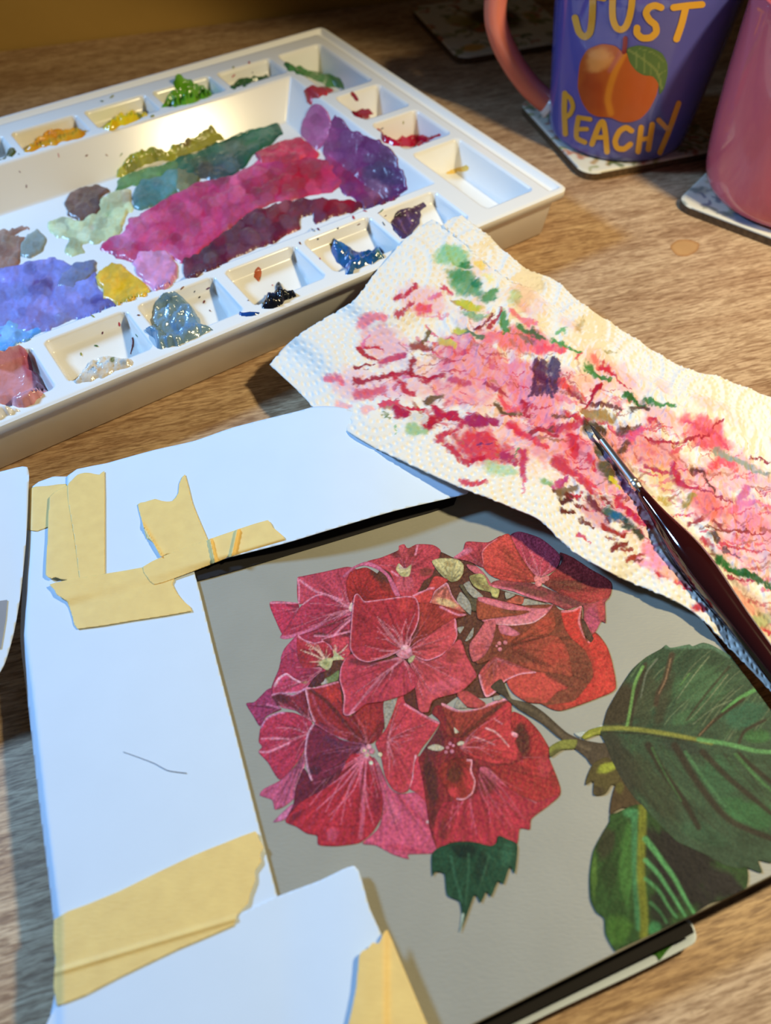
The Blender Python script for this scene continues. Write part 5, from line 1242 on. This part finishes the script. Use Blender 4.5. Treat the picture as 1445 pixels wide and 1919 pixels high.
for pts, w, c in [([(205, 20), (260, 80), (355, 125)], 28, (80, 150, 88)), ([(300, 30), (350, 50), (390, 90)], 34, (206, 66, 90)), ([(390, 110), (500, 195)], 10, (200, 70, 100)), ([(450, 230), (520, 260), (610, 290)], 30, (58, 120, 68)), ([(590, 240), (680, 270), (780, 285)], 34, (66, 134, 74)), ([(290, 165), (230, 230), (190, 300)], 22, (176, 40, 66)), ([(500, 320), (560, 300), (620, 300)], 30, (92, 72, 62)), ([(200, 340), (280, 360), (370, 370)], 56, (164, 136, 92)), ([(230, 270), (330, 300), (430, 320)], 16, (120, 80, 84)), ([(620, 400), (660, 385)], 40, (200, 60, 90)), ([(440, 460), (490, 480), (540, 470)], 60, (96, 70, 56)), ([(420, 610), (470, 560)], 50, (100, 84, 62)), ([(500, 520), (560, 460)], 56, (222, 100, 140)), ([(600, 520), (760, 560), (860, 540), (1000, 480), (1110, 400)], 20, (170, 46, 72)), ([(880, 400), (960, 440), (1060, 480), (1150, 590)], 26, (214, 92, 124)), ([(1050, 700), (1120, 660), (1200, 720)], 60, (226, 90, 112)), ([(1080, 600), (1200, 660), (1300, 700), (1430, 760)], 36, (150, 160, 150)), ([(1310, 640), (1445, 670)], 14, (150, 44, 66)), ([(590, 710), (700, 745), (760, 750)], 22, (180, 56, 90)), ([(780, 690), (800, 800), (860, 850), (960, 855)], 36, (186, 46, 88)), ([(920, 720), (990, 790), (1060, 880)], 28, (96, 62, 62)), ([(960, 860), (1080, 910), (1200, 950)], 14, (160, 60, 90)), ([(870, 950), (930, 910)], 40, (160, 150, 90)), ([(1270, 850), (1240, 940)], 50, (206, 110, 160)), ([(1160, 1000), (1300, 960), (1440, 970)], 34, (226, 130, 170)), ([(990, 1100), (1100, 1130), (1300, 1130)], 16, (130, 70, 60)), ([(1050, 1170), (1080, 1200)], 60, (90, 62, 58)), ([(880, 1100), (980, 1040)], 24, (160, 60, 66)), ([(1100, 1220), (1250, 1270), (1445, 1300)], 16, (200, 80, 100)), ([(1110, 1350), (1180, 1400), (1300, 1440)], 46, (54, 118, 66)), ([(1130, 1260), (1170, 1300)], 20, (110, 90, 110)), ([(700, 920), (760, 960)], 40, (200, 180, 110)), ([(0, 460), (80, 440), (200, 400)], 40, (196, 70, 100)), ([(80, 500), (120, 590)], 40, (206, 50, 72)), ([(0, 640), (80, 720), (180, 800), (260, 830)], 40, (216, 70, 96)), ([(220, 660), (260, 740)], 30, (206, 60, 90)), ([(20, 840), (60, 770)], 26, (180, 60, 110)), ([(0, 870), (80, 900), (140, 910)], 30, (120, 60, 52)), ([(90, 920), (150, 895)], 30, (196, 44, 66)), ([(10, 925), (110, 940)], 20, (84, 48, 46)), ([(10, 1000), (110, 1005)], 22, (100, 50, 42)), ([(130, 960), (220, 995)], 20, (130, 44, 48)), ([(160, 1060), (240, 1105)], 26, (110, 46, 44)), ([(130, 1150), (220, 1230)], 16, (206, 80, 110)), ([(160, 810), (230, 880)], 40, (196, 66, 84)), ([(210, 920), (300, 1010), (360, 1060)], 36, (110, 44, 60)), ([(310, 920), (380, 970)], 26, (130, 50, 56)), ([(400, 930), (500, 990)], 34, (200, 44, 72)), ([(320, 1100), (380, 1150), (450, 1170)], 34, (150, 52, 52)), ([(340, 1000), (400, 1030)], 46, (60, 92, 74)), ([(390, 1030), (460, 1050)], 50, (36, 96, 136)), ([(470, 1080), (530, 1140), (580, 1190)], 50, (52, 66, 54)), ([(500, 1000), (560, 1060), (640, 1120)], 40, (190, 40, 86)), ([(265, 570), (290, 640)], 40, (70, 72, 46)), ([(310, 640), (340, 620)], 30, (130, 140, 180)), ([(310, 700), (360, 760), (370, 800)], 60, (84, 80, 50)), ([(400, 700), (420, 760)], 50, (80, 62, 52)), ([(370, 790), (430, 850)], 24, (206, 190, 60)), ([(440, 800), (500, 870)], 36, (120, 80, 120)), ([(400, 1240), (460, 1245)], 30, (130, 50, 52)), ([(480, 1330), (560, 1300), (600, 1280)], 34, (160, 70, 62)), ([(560, 1340), (700, 1400)], 50, (236, 160, 190)), ([(340, 1185), (400, 1210)], 16, (150, 80, 76)), ([(200, 440), (260, 450), (310, 470)], 66, (70, 62, 44)), ([(440, 1270), (520, 1270)], 14, (190, 100, 96))]:
    strk(W6, pts, w, c)
for pts, w, c in [([(160, 220), (230, 260), (310, 300)], 44, (160, 56, 54)), ([(250, 390), (320, 375)], 30, (130, 54, 52)), ([(330, 490), (420, 450), (490, 420)], 34, (166, 70, 62)), ([(390, 500), (460, 495)], 22, (130, 66, 62)), ([(575, 610), (655, 630)], 36, (196, 48, 72)), ([(710, 670), (760, 700), (815, 735)], 30, (206, 56, 80)), ([(865, 860), (945, 875)], 56, (192, 44, 64)), ([(290, 415), (390, 415)], 14, (150, 80, 70)), ([(1060, 510), (1130, 570), (1240, 590)], 60, (52, 112, 62)), ([(1240, 600), (1340, 650), (1445, 700)], 50, (46, 92, 56)), ([(1100, 640), (1300, 660)], 20, (176, 50, 90)), ([(1380, 990), (1440, 1040)], 40, (214, 80, 100)), ([(1340, 960), (1420, 940)], 90, (190, 206, 160)), ([(500, 400), (560, 480), (640, 560)], 70, (236, 150, 175)), ([(1180, 740), (1300, 900)], 40, (242, 190, 170)), ([(900, 330), (1000, 400)], 26, (196, 60, 80)), ([(1080, 440), (1200, 480)], 16, (120, 110, 130)), ([(640, 590), (820, 690)], 60, (240, 180, 160)), ([(1000, 200), (1100, 250), (1400, 280)], 18, (160, 70, 74))]:
    strk(W7, pts, w, c)
for pts, w, c in [([(330, 100), (360, 110), (395, 105)], 44, (176, 40, 76)), ([(520, 190), (560, 150), (595, 120)], 44, (178, 36, 58)), ([(570, 70), (620, 110), (700, 140)], 40, (186, 44, 80)), ([(400, 75), (480, 90)], 16, (196, 50, 76)), ([(240, 60), (340, 50)], 22, (214, 80, 104)), ([(700, 190), (760, 160)], 34, (190, 54, 90)), ([(790, 160), (850, 160), (920, 165)], 60, (160, 52, 110)), ([(960, 360), (1040, 410)], 34, (170, 50, 96)), ([(1080, 350), (1085, 420), (1090, 500)], 46, (190, 50, 100)), ([(1095, 500), (1090, 600)], 14, (220, 110, 150)), ([(720, 520), (800, 535), (870, 515)], 26, (206, 64, 90)), ([(1040, 180), (1120, 260), (1240, 320)], 40, (214, 70, 96)), ([(1190, 200), (1290, 250)], 34, (180, 44, 66)), ([(1060, 330), (1030, 390)], 12, (110, 150, 96)), ([(430, 200), (500, 210)], 50, (160, 190, 140)), ([(430, 130), (520, 150)], 40, (214, 210, 200)), ([(900, 430), (1030, 460)], 60, (180, 206, 170)), ([(1220, 520), (1260, 530)], 40, (140, 184, 140)), ([(1280, 550), (1340, 490)], 30, (190, 70, 130)), ([(1280, 580), (1340, 600), (1400, 620)], 26, (100, 56, 48)), ([(1320, 590), (1400, 560)], 50, (124, 104, 76)), ([(1320, 640), (1370, 630)], 18, (90, 50, 48)), ([(1310, 690), (1400, 700)], 24, (106, 54, 46)), ([(1380, 280), (1400, 360)], 50, (206, 60, 80)), ([(1300, 400), (1400, 480)], 60, (196, 64, 84)), ([(620, 290), (760, 400), (860, 380)], 30, (190, 40, 70)), ([(580, 260), (680, 215)], 34, (196, 50, 76)), ([(820, 300), (900, 290)], 14, (120, 60, 110)), ([(250, 110), (270, 130)], 14, (130, 140, 90)), ([(310, 180), (325, 220)], 12, (150, 190, 140))]:
    strk(W8, pts, w, c)
# wobble the sampling so strokes fray like soaked paper
WP = TP + 16.0 * np.stack([fbm(sm_ / 5., tm_ / 5., 91, 3) - .5, fbm(sm_ / 5. + 40, tm_ / 5., 93, 3) - .5], 1) + 5.0 * np.stack([vnoise(sm_ / 0.8, tm_ / 0.8, 5) - .5, vnoise(sm_ / 0.8, tm_ / 0.8 + 50, 6) - .5], 1)
# faded smaller marks between the recorded ones
r_ = np.random.default_rng(5)
extra = []
for k in range(430):
    ss, tt = 0.12 + 0.88 * r_.random(), 0.17 + 0.52 * r_.random()
    i, j = int(ss * (NS - 1)), int(tt * (NT - 1))
    x, y = G[i, j]
    a = math.radians(-30 + 80 * r_.random()); L = 6 + 20 * r_.random()
    c = [(206, 70, 100), (190, 50, 80), (226, 130, 160), (160, 60, 80), (214, 100, 130), (170, 110, 90)][r_.integers(6)]
    extra.append(('line', [(x - L * math.cos(a), y - L * math.sin(a)), (x, y + 2), (x + L * math.cos(a), y + L * math.sin(a))], 1.6 + 3.6 * r_.random(), c, .4 + .5 * r_.random(), .4))
dry = np.clip(0.48 + 1.7 * fbm(sm_ / 1.6 + 7, tm_ / 2.4, 61, 3) ** 1.2, 0, 1)
TC = shade(WP, (236, 230, 219), tops[:26] + extra + tops[26:], 3, None, 0.03, 0.05, dry)
soak = mid * sstep(0.42, 0.75, fbm(sm_ / 11., tm_ / 8., 71, 4)) * 0.55
TC = TC * (1 - soak[:, None] * (1 - lin((240, 150, 175))[None] / 0.9))
idx = np.arange(NS * NT).reshape(NS, NT)
Fq = np.stack([idx[:-1, :-1], idx[1:, :-1], idx[1:, 1:], idx[:-1, 1:]], -1).reshape(-1, 4)
towel = mesh_obj('paper_towel', TX, Fq, M_towel, None, TC)
solidify(towel, 0.0005, -1)
tag(towel, 'white embossed paper towel blotted with pink, red and green paint', 'paper towel')

# ================================================================== BRUSH
def revolve_axis(p0, p1, prof, n=24):
    """surface of revolution along p0->p1; prof = (distance m, radius m)"""
    p0 = np.asarray(p0, float); t = np.asarray(p1, float) - p0; t /= np.linalg.norm(t)
    a = np.cross(t, [0, 0, 1.0]); a /= np.linalg.norm(a); b = np.cross(a, t)
    V = []; Fc = []
    for d_, r in prof:
        for k in range(n):
            q = 2 * np.pi * k / n
            V.append(p0 + t * d_ + r * (math.cos(q) * a + math.sin(q) * b))
    m = len(prof)
    for i in range(m - 1):
        for k in range(n):
            Fc.append((i * n + k, i * n + (k + 1) % n, (i + 1) * n + (k + 1) % n, (i + 1) * n + k))
    Fc.append(tuple(range(n - 1, -1, -1))); Fc.append(tuple((m - 1) * n + k for k in range(n)))
    return V, Fc


axis = (b1 - b0) / np.linalg.norm(b1 - b0)


def along(x, y):
    """distance along the brush of the photo point nearest the axis"""
    best = None
    for k in range(400):
        q = b0 + axis * (k * 0.0006)
        # project
        zc = q[2] - CAMH
        f = q[1] * CP - zc * SP; u_ = q[1] * SP + zc * CP
        px = IMW / 2 + FPX * q[0] / f; py = IMH / 2 - FPX * u_ / f
        e = (px - x) ** 2 + (py - y) ** 2
        if best is None or e < best[0]:
            best = (e, k * 0.0006)
    return best[1]


dF0, dF1, dC = along(1128, 822), along(1203, 918), along(1190, 900)
dB = along(1268, 1010); dE = along(1441, 1240)
brush = empty('paintbrush', b0, 'paintbrush with a maroon lacquered handle lying on the stained towel', 'paintbrush')
V, Fc = revolve_axis(b0, b1, [(0, .00015), (dF0 * .25, .0006), (dF0 * .6, .0010), (dF0 + .002, .0012)], 14)
mesh_obj('bristles', V, Fc, M_bristle, brush)
V, Fc = revolve_axis(b0, b1, [(dF0, .00125), (dF0 + .0005, .00145), (dC - .0005, .0019), (dC, .0022), (dC + .0008, .0022), (dC + .0013, .0019), (dC + .0020, .0023), (dC + .0030, .0023), (dC + .0035, .0020), (dF1, .0021)], 24)
mesh_obj('ferrule', V, Fc, M_metal, brush)
prof = []
for k in range(33):
    q = k / 32
    dd_ = dF1 - 0.0005 + q * (dE + 0.075 - dF1)
    L = dB - dF1
    x = (dd_ - dF1) / L
    r = np.interp(x, BR_X, BR_R)
    prof.append((dd_, r))
V, Fc = revolve_axis(b0, b1, prof, 28)
mesh_obj('handle', V, Fc, M_handle, brush)

# ================================================================== MUGS AND COASTERS
def lathe(cx, cy, prof, n=72):
    V = []; Fc = []
    for r, z in prof:
        for k in range(n):
            q = 2 * np.pi * k / n
            V.append((cx + r * math.cos(q), cy + r * math.sin(q), z))
    m = len(prof)
    for i in range(m - 1):
        for k in range(n):
            Fc.append((i * n + k, i * n + (k + 1) % n, (i + 1) * n + (k + 1) % n, (i + 1) * n + k))
    Fc.append(tuple(range(n - 1, -1, -1)))
    Fc.append(tuple((m - 1) * n + k for k in range(n)))
    return V, Fc


CZ = 0.0055     # coaster thickness
# --- coasters
def coaster(cx, cy, ang, side, label, seedc, ops, base=(226, 222, 204)):
    root = empty('coaster', (cx, cy, 0), label, 'coaster', 'square coasters')
    ex = np.array([math.cos(ang), math.sin(ang)]); ey = np.array([-ex[1], ex[0]])
    R = rrect(-side / 2, side / 2, -side / 2, side / 2, 0.011, 8)
    n = len(R); V = []; Fc = []
    for k, zz in ((1.0, 0.0), (1.0, CZ - 0.0012)):
        for x, y in R * k:
            p = np.array([cx, cy]) + ex * x + ey * y; V.append((p[0], p[1], zz))
    for i in range(n): Fc.append((i, (i + 1) % n, n + (i + 1) % n, n + i))
    Fc.append(tuple(range(n - 1, -1, -1))); Fc.append(tuple(range(n, 2 * n)))
    mesh_obj('cork_base', V, Fc, M_cork, root, smooth=False)
    Pm, Fq, d = shape_mesh(R * 1000, 1.1, 0)
    C = shade(Pm, base, ops, seedc, None, .05, .05)
    X = np.zeros((len(Pm), 3)); q = np.array([cx, cy]) + (Pm[:, :1] * ex + Pm[:, 1:] * ey) * 1e-3
    X[:, :2] = q; X[:, 2] = CZ - 0.0010 * (1 - sstep(0, 1.4, d))
    Fq2 = [tuple(f) for f in Fq]
    a_, b_, c_ = X[Fq2[0][0]], X[Fq2[0][1]], X[Fq2[0][2]]
    if np.cross(b_ - a_, c_ - a_)[2] < 0: Fq2 = [f[::-1] for f in Fq2]
    mesh_obj('printed_top', X, Fq2, M_print, root, C)
    return root


def flora(sd, n, cols, box=(-51, 51, -51, 51)):
    r = np.random.default_rng(sd); out = []
    for k in range(n):
        x = box[0] + r.random() * (box[1] - box[0]); y = box[2] + r.random() * (box[3] - box[2]); a = r.random() * 3.14
        L = 4 + 7 * r.random()
        out.append(('line', [(x, y), (x + L * .6 * math.cos(a), y + L * .6 * math.sin(a)), (x + L * math.cos(a + .5), y + L * math.sin(a + .5))], 1.2 + 2.4 * r.random(), cols[r.integers(len(cols))], .85, .6))
    return out


greens = [(120, 130, 70), (150, 155, 90), (90, 105, 60), (180, 140, 80), (190, 110, 80)]
c1a = math.atan2(0.033, 0.099)
coaster(0.158, 0.5405, c1a, 0.103, 'floral coaster under the violet mug', 3,
        [('dab', 36, 10, 20, 34, .2, (96, 70, 46), .9), ('dab', 44, 30, 12, 16, .2, (60, 110, 90), .8), ('dab', 40, -16, 14, 10, 0, (110, 110, 60), .8)] + flora(2, 220, greens))
d2 = np.array([0.131 - 0.054, 0.675 - 0.638]); c2a = math.atan2(0.0353, 0.098)
coaster(0.086, 0.705, c2a, 0.103, 'bird-print coaster lying empty in the shade at the back', 4,
        [('dab', 0, 2, 30, 26, .3, (92, 66, 48), .95), ('dab', 6, 10, 22, 16, 0, (60, 44, 36), .9), ('dab', -12, -8, 10, 6, .6, (196, 104, 50), .9), ('dab', -34, -38, 12, 6, 0, (226, 170, 60), .9), ('dab', 34, 0, 8, 12, 0, (206, 150, 70), .8), ('dab', -24, 12, 12, 14, 0, (176, 160, 70), .7)] + flora(5, 120, greens))
c3a = math.atan2(-0.62, 0.78)
coaster(0.2475, 0.4535, c3a, 0.102, 'pale coaster under the pink mug', 6,
        [('dab', -44, -30, 6, 8, 0, (150, 150, 120), .6), ('dab', -10, -42, 10, 8, 0, (110, 120, 150), .8)] + flora(8, 110, [(160, 160, 130), (130, 140, 130), (110, 116, 130), (190, 180, 140)]))

# --- violet mug
MCX, MCY = 0.1555, 0.5335
mzs = np.array([0, .0012, .004, .010, .030, .060, .090, .105])
mrs = np.array([.0425, .0445, .0456, .0463, .0487, .0522, .0552, .0565])


def mug_r(z):
    return np.interp(z - CZ, mzs, mrs)


mug = empty('mug', (MCX, MCY, CZ), 'violet-blue mug reading JUST PEACHY with a peach on it', 'mug')
prof = [(r, z + CZ + 0.0002) for r, z in zip(mrs, mzs)]
prof += [(.0557, .107 + CZ), (.0545, .105 + CZ), (.0510, .06 + CZ), (.0455, .012 + CZ), (.040, .007 + CZ)]
V, Fc = lathe(MCX, MCY, prof, 96)
mesh_obj('mug_body', V, Fc, M_glazeblue, mug)


def on_mug(P, lift=0.00015):
    """photo pixels -> points on the side of the mug (nearest crossing)"""
    a = (P[:, 0] - IMW / 2) / FPX; b = -(P[:, 1] - IMH / 2) / FPX
    D = np.stack([a, CP + b * SP, -SP + b * CP], 1); D /= np.linalg.norm(D, axis=1)[:, None]
    lo_ = np.full(len(P), 0.35)
    O = np.array([0, 0, CAMH])
    tt = np.full(len(P), 0.35); done = np.zeros(len(P), bool)
    for k in range(600):
        X = O + D * tt[:, None]
        g = np.hypot(X[:, 0] - MCX, X[:, 1] - MCY) - (mug_r(X[:, 2]) + lift)
        done |= g <= 0
        tt = np.where(done, tt, tt + 0.0005)
    for k in range(14):
        X = O + D * tt[:, None]
        g = np.hypot(X[:, 0] - MCX, X[:, 1] - MCY) - (mug_r(X[:, 2]) + lift)
        tt = tt + g * 1.05
    return O + D * tt[:, None]


def mug_patch(name, px, base, ops=(), lift=0.0002, step=3.0, cv=6, var=.05, parent=None, label=None):
    P, Fq, d = shape_mesh(px, step, cv)
    X = on_mug(P, lift)
    C = shade(P, base, ops, 9, None, var, .05)
    o = mesh_obj(name, X, Fq, M_mugprint, parent or mug, C)
    if label: o['label'] = label
    return o


def stroke_outline(pts, w):
    c = smooth_open(pts, 6); m = len(c)
    t = np.gradient(c, axis=0); t /= np.linalg.norm(t, axis=1)[:, None] + 1e-9
    nrm = np.stack([-t[:, 1], t[:, 0]], 1)
    L = c + nrm * w / 2; R = c - nrm * w / 2
    capE = [c[-1] + w / 2 * (math.cos(q) * nrm[-1] + math.sin(q) * t[-1]) for q in np.linspace(0, np.pi, 7)[1:-1]]
    capS = [c[0] + w / 2 * (-math.cos(q) * nrm[0] - math.sin(q) * t[0]) for q in np.linspace(0, np.pi, 7)[1:-1]]
    return L, R, capS, capE


lettering = part_group('lettering', mug, 'yellow hand-drawn words JUST PEACHY')


def letter(ch, strokes, lift=0.0003):
    """one hand-drawn letter: ribbons with round ends wrapped on the mug"""
    V = []; Fc = []
    for si, (pts, w) in enumerate(strokes):
        L, R, cS, cE = stroke_outline(np.array(MG(pts)), w / MG.k)
        n = len(L)
        allp = np.vstack([L, R, np.array(cE), np.array(cS)])
        X = on_mug(allp, lift + si * 0.00003); b = len(V); V += X.tolist()
        for i in range(n - 1):
            Fc.append((b + i, b + i + 1, b + n + i + 1, b + n + i))
        e = [b + n - 1] + [b + 2 * n + k for k in range(len(cE))] + [b + 2 * n - 1]
        s_ = [b + n] + [b + 2 * n + len(cE) + k for k in range(len(cS))] + [b]
        Fc.append(tuple(e)); Fc.append(tuple(s_))
    o = mesh_obj('letter', V, Fc, M_mugprint, lettering, np.tile(lin((222, 168, 54)), (len(V), 1)), smooth=False)
    o['label'] = 'yellow hand-drawn letter ' + ch
    return o


letter('J', [([(440, -60), (436, 60), (430, 180), (412, 290), (365, 332), (312, 285), (278, 160)], 62), ([(360, -40), (440, -30), (540, -12)], 50)])
letter('U', [([(624, -120), (615, 60), (620, 170), (648, 245), (690, 268), (735, 240), (768, 160), (790, 40), (800, -120)], 60)])
letter('S', [([(1055, 68), (1000, 50), (945, 70), (920, 120), (950, 180), (1002, 225), (1010, 290), (960, 338), (885, 342), (838, 300), (838, 252)], 62)])
letter('T', [([(1168, 68), (1290, 52), (1425, 40)], 62), ([(1275, 80), (1240, 220), (1195, 352)], 62)])
letter('P', [([(186, 842), (180, 1000), (190, 1208)], 50), ([(190, 850), (236, 890), (258, 960), (235, 1025), (190, 1062)], 42)])
letter('E', [([(308, 1060), (292, 1160), (295, 1245), (366, 1284)], 46), ([(308, 1060), (414, 1076)], 42), ([(300, 1166), (384, 1164)], 40)])
letter('A', [([(430, 1300), (490, 1140), (530, 1100), (552, 1200), (566, 1370)], 50), ([(470, 1240), (560, 1240)], 42)])
letter('C', [([(788, 1180), (740, 1152), (680, 1184), (640, 1270), (660, 1335), (720, 1344), (778, 1302)], 50)])
letter('H', [([(876, 1150), (848, 1368)], 50), ([(976, 1124), (940, 1348)], 50), ([(868, 1262), (958, 1244)], 42)])
letter('Y', [([(1214, 932), (1130, 1170), (1044, 1378)], 48), ([(1034, 1084), (1104, 1156)], 46)])
leafp = MG([(748, 442), (850, 410), (960, 430), (1060, 480), (1110, 570), (1112, 680), (1082, 800), (1042, 850), (1030, 760), (970, 690), (890, 680), (810, 630), (765, 560)])
lops = []
for a_, b_ in (((760, 450), (1060, 760)),):
    lops.append(('line', MG([(760, 450), (900, 540), (1020, 650), (1060, 800)]), 2.2, (150, 165, 95), .6, 0))
for p0_, p1_ in (((830, 460), (830, 610)), ((900, 480), (905, 660)), ((970, 520), (965, 680)), ((1040, 560), (1020, 680)), ((860, 440), (1000, 480)), ((980, 470), (1090, 560)), ((1030, 680), (1090, 640))):
    lops.append(('line', MG([p0_, p1_]), 1.6, (140, 158, 90), .5, .2))
mug_patch('printed_leaf', leafp, (78, 112, 58), lops, 0.00022)
pe = MG([(306, 690), (325, 560), (390, 450), (520, 398), (640, 415), (705, 470), (745, 480), (770, 560), (830, 640), (900, 680), (980, 692), (1030, 760), (1012, 860), (950, 985), (870, 1070), (780, 1102), (690, 1100), (600, 1062), (480, 1052), (400, 1012), (340, 920), (303, 800)])
tpk = MG.k


def md(x, y, rx, ry, rot, c, a):
    (X0, Y0), = MG([(x, y)]); return ('dab', X0, Y0, rx / tpk, ry / tpk, rot, c, a)


mug_patch('printed_peach', pe, (186, 90, 36), [md(430, 860, 150, 220, 0, (170, 70, 34), .8), md(490, 530, 150, 120, -.3, (232, 160, 84), .85), md(820, 820, 160, 160, 0, (188, 88, 36), .6), ('line', MG([(722, 480), (650, 620), (600, 760), (575, 900), (600, 1020)]), 9, (222, 140, 40), .8, 0), ('line', MG([(700, 470), (640, 560), (590, 640)]), 8, (190, 110, 110), .5, .3)], 0.00030)
L, R, cS, cE = stroke_outline(np.array(MG([(732, 345), (728, 410), (720, 470)])), 40 / MG.k)
mug_patch('printed_stem', np.vstack([L, np.array(cE), R[::-1], np.array(cS)]), (140, 40, 40), (), 0.0004, 2.5, 0)
# handle
hx = smooth_open([(1016, 196), (1000, 165), (975, 118), (952, 78), (934, 36), (928, -10), (934, -60), (960, -110), (1010, -140), (1062, -150)], 8)
h_a = math.atan2(-0.012, -1)
hpts = []
yr = np.array([pp[1] for pp in hx])
# handle lies in a vertical plane through the mug's axis pointing left
hdir = np.array([-0.97, 0.22]); hdir /= np.linalg.norm(hdir)
prof_h = [(.0455, .011), (.052, .0145), (.062, .022), (.073, .033), (.0825, .046), (.088, .058), (.0895, .070), (.087, .080), (.078, .090), (.066, .096), (.055, .098)]
hc = smooth_open(prof_h, 5)
hp3 = np.array([(MCX + hdir[0] * r, MCY + hdir[1] * r, z + CZ) for r, z in hc])
V, Fc = tube(hp3, np.full(len(hp3), 0.0072), 16, side=(-hdir[1], hdir[0], 0))
mesh_obj('handle', V, Fc, M_coral, mug)
V, Fc = tube(hp3[:4], np.array([0.0094, 0.0090, 0.0084, 0.0078]), 16, side=(-hdir[1], hdir[0], 0))
mesh_obj('handle_joint', V, Fc, M_white_glaze, mug)

# --- pink mug
QX, QY = 0.2475, 0.4555
pink = empty('mug', (QX, QY, CZ), 'glossy rose pink mug at the right edge', 'mug')
pz = np.array([0, .0008, .003, .007, .013, .022, .040, .060, .085, .100, .108])
pr = np.array([.0410, .0450, .0490, .0515, .0532, .0545, .0562, .0572, .0578, .0580, .0580])
prof = [(r, z + CZ + 0.0002) for r, z in zip(pr, pz)] + [(.0572, .1095 + CZ), (.0560, .1075 + CZ), (.0545, .06 + CZ), (.050, .012 + CZ), (.044, .007 + CZ)]
V, Fc = lathe(QX, QY, prof, 96)
mesh_obj('mug_body', V, Fc, M_glazepink, pink)
hc = smooth_open([(0.054, 0.022), (0.066, 0.024), (0.080, 0.036), (0.085, 0.056), (0.080, 0.076), (0.068, 0.088), (0.056, 0.090)], 5)
hp3 = np.array([(QX + .83 * r, QY + -.55 * r, z + CZ) for r, z in hc])
V, Fc = tube(hp3, np.full(len(hp3), 0.0062), 16, side=(.55, .83, 0))
mesh_obj('handle', V, Fc, M_glazepink, pink)

# dried drip ring on the desk
P, Fq, d = shape_mesh([(1256, 462), (1270, 450), (1290, 449), (1310, 456), (1306, 470), (1288, 480), (1268, 478)], 3, 6)
st = mesh_obj('desk_stain', at(P[:, 0], P[:, 1], 0.00008), Fq, vcol('tea_stain', 0.35, None, .4), desk, shade(P, (196, 152, 100), [('edge', d, 4, (170, 120, 72), .8)], 3))
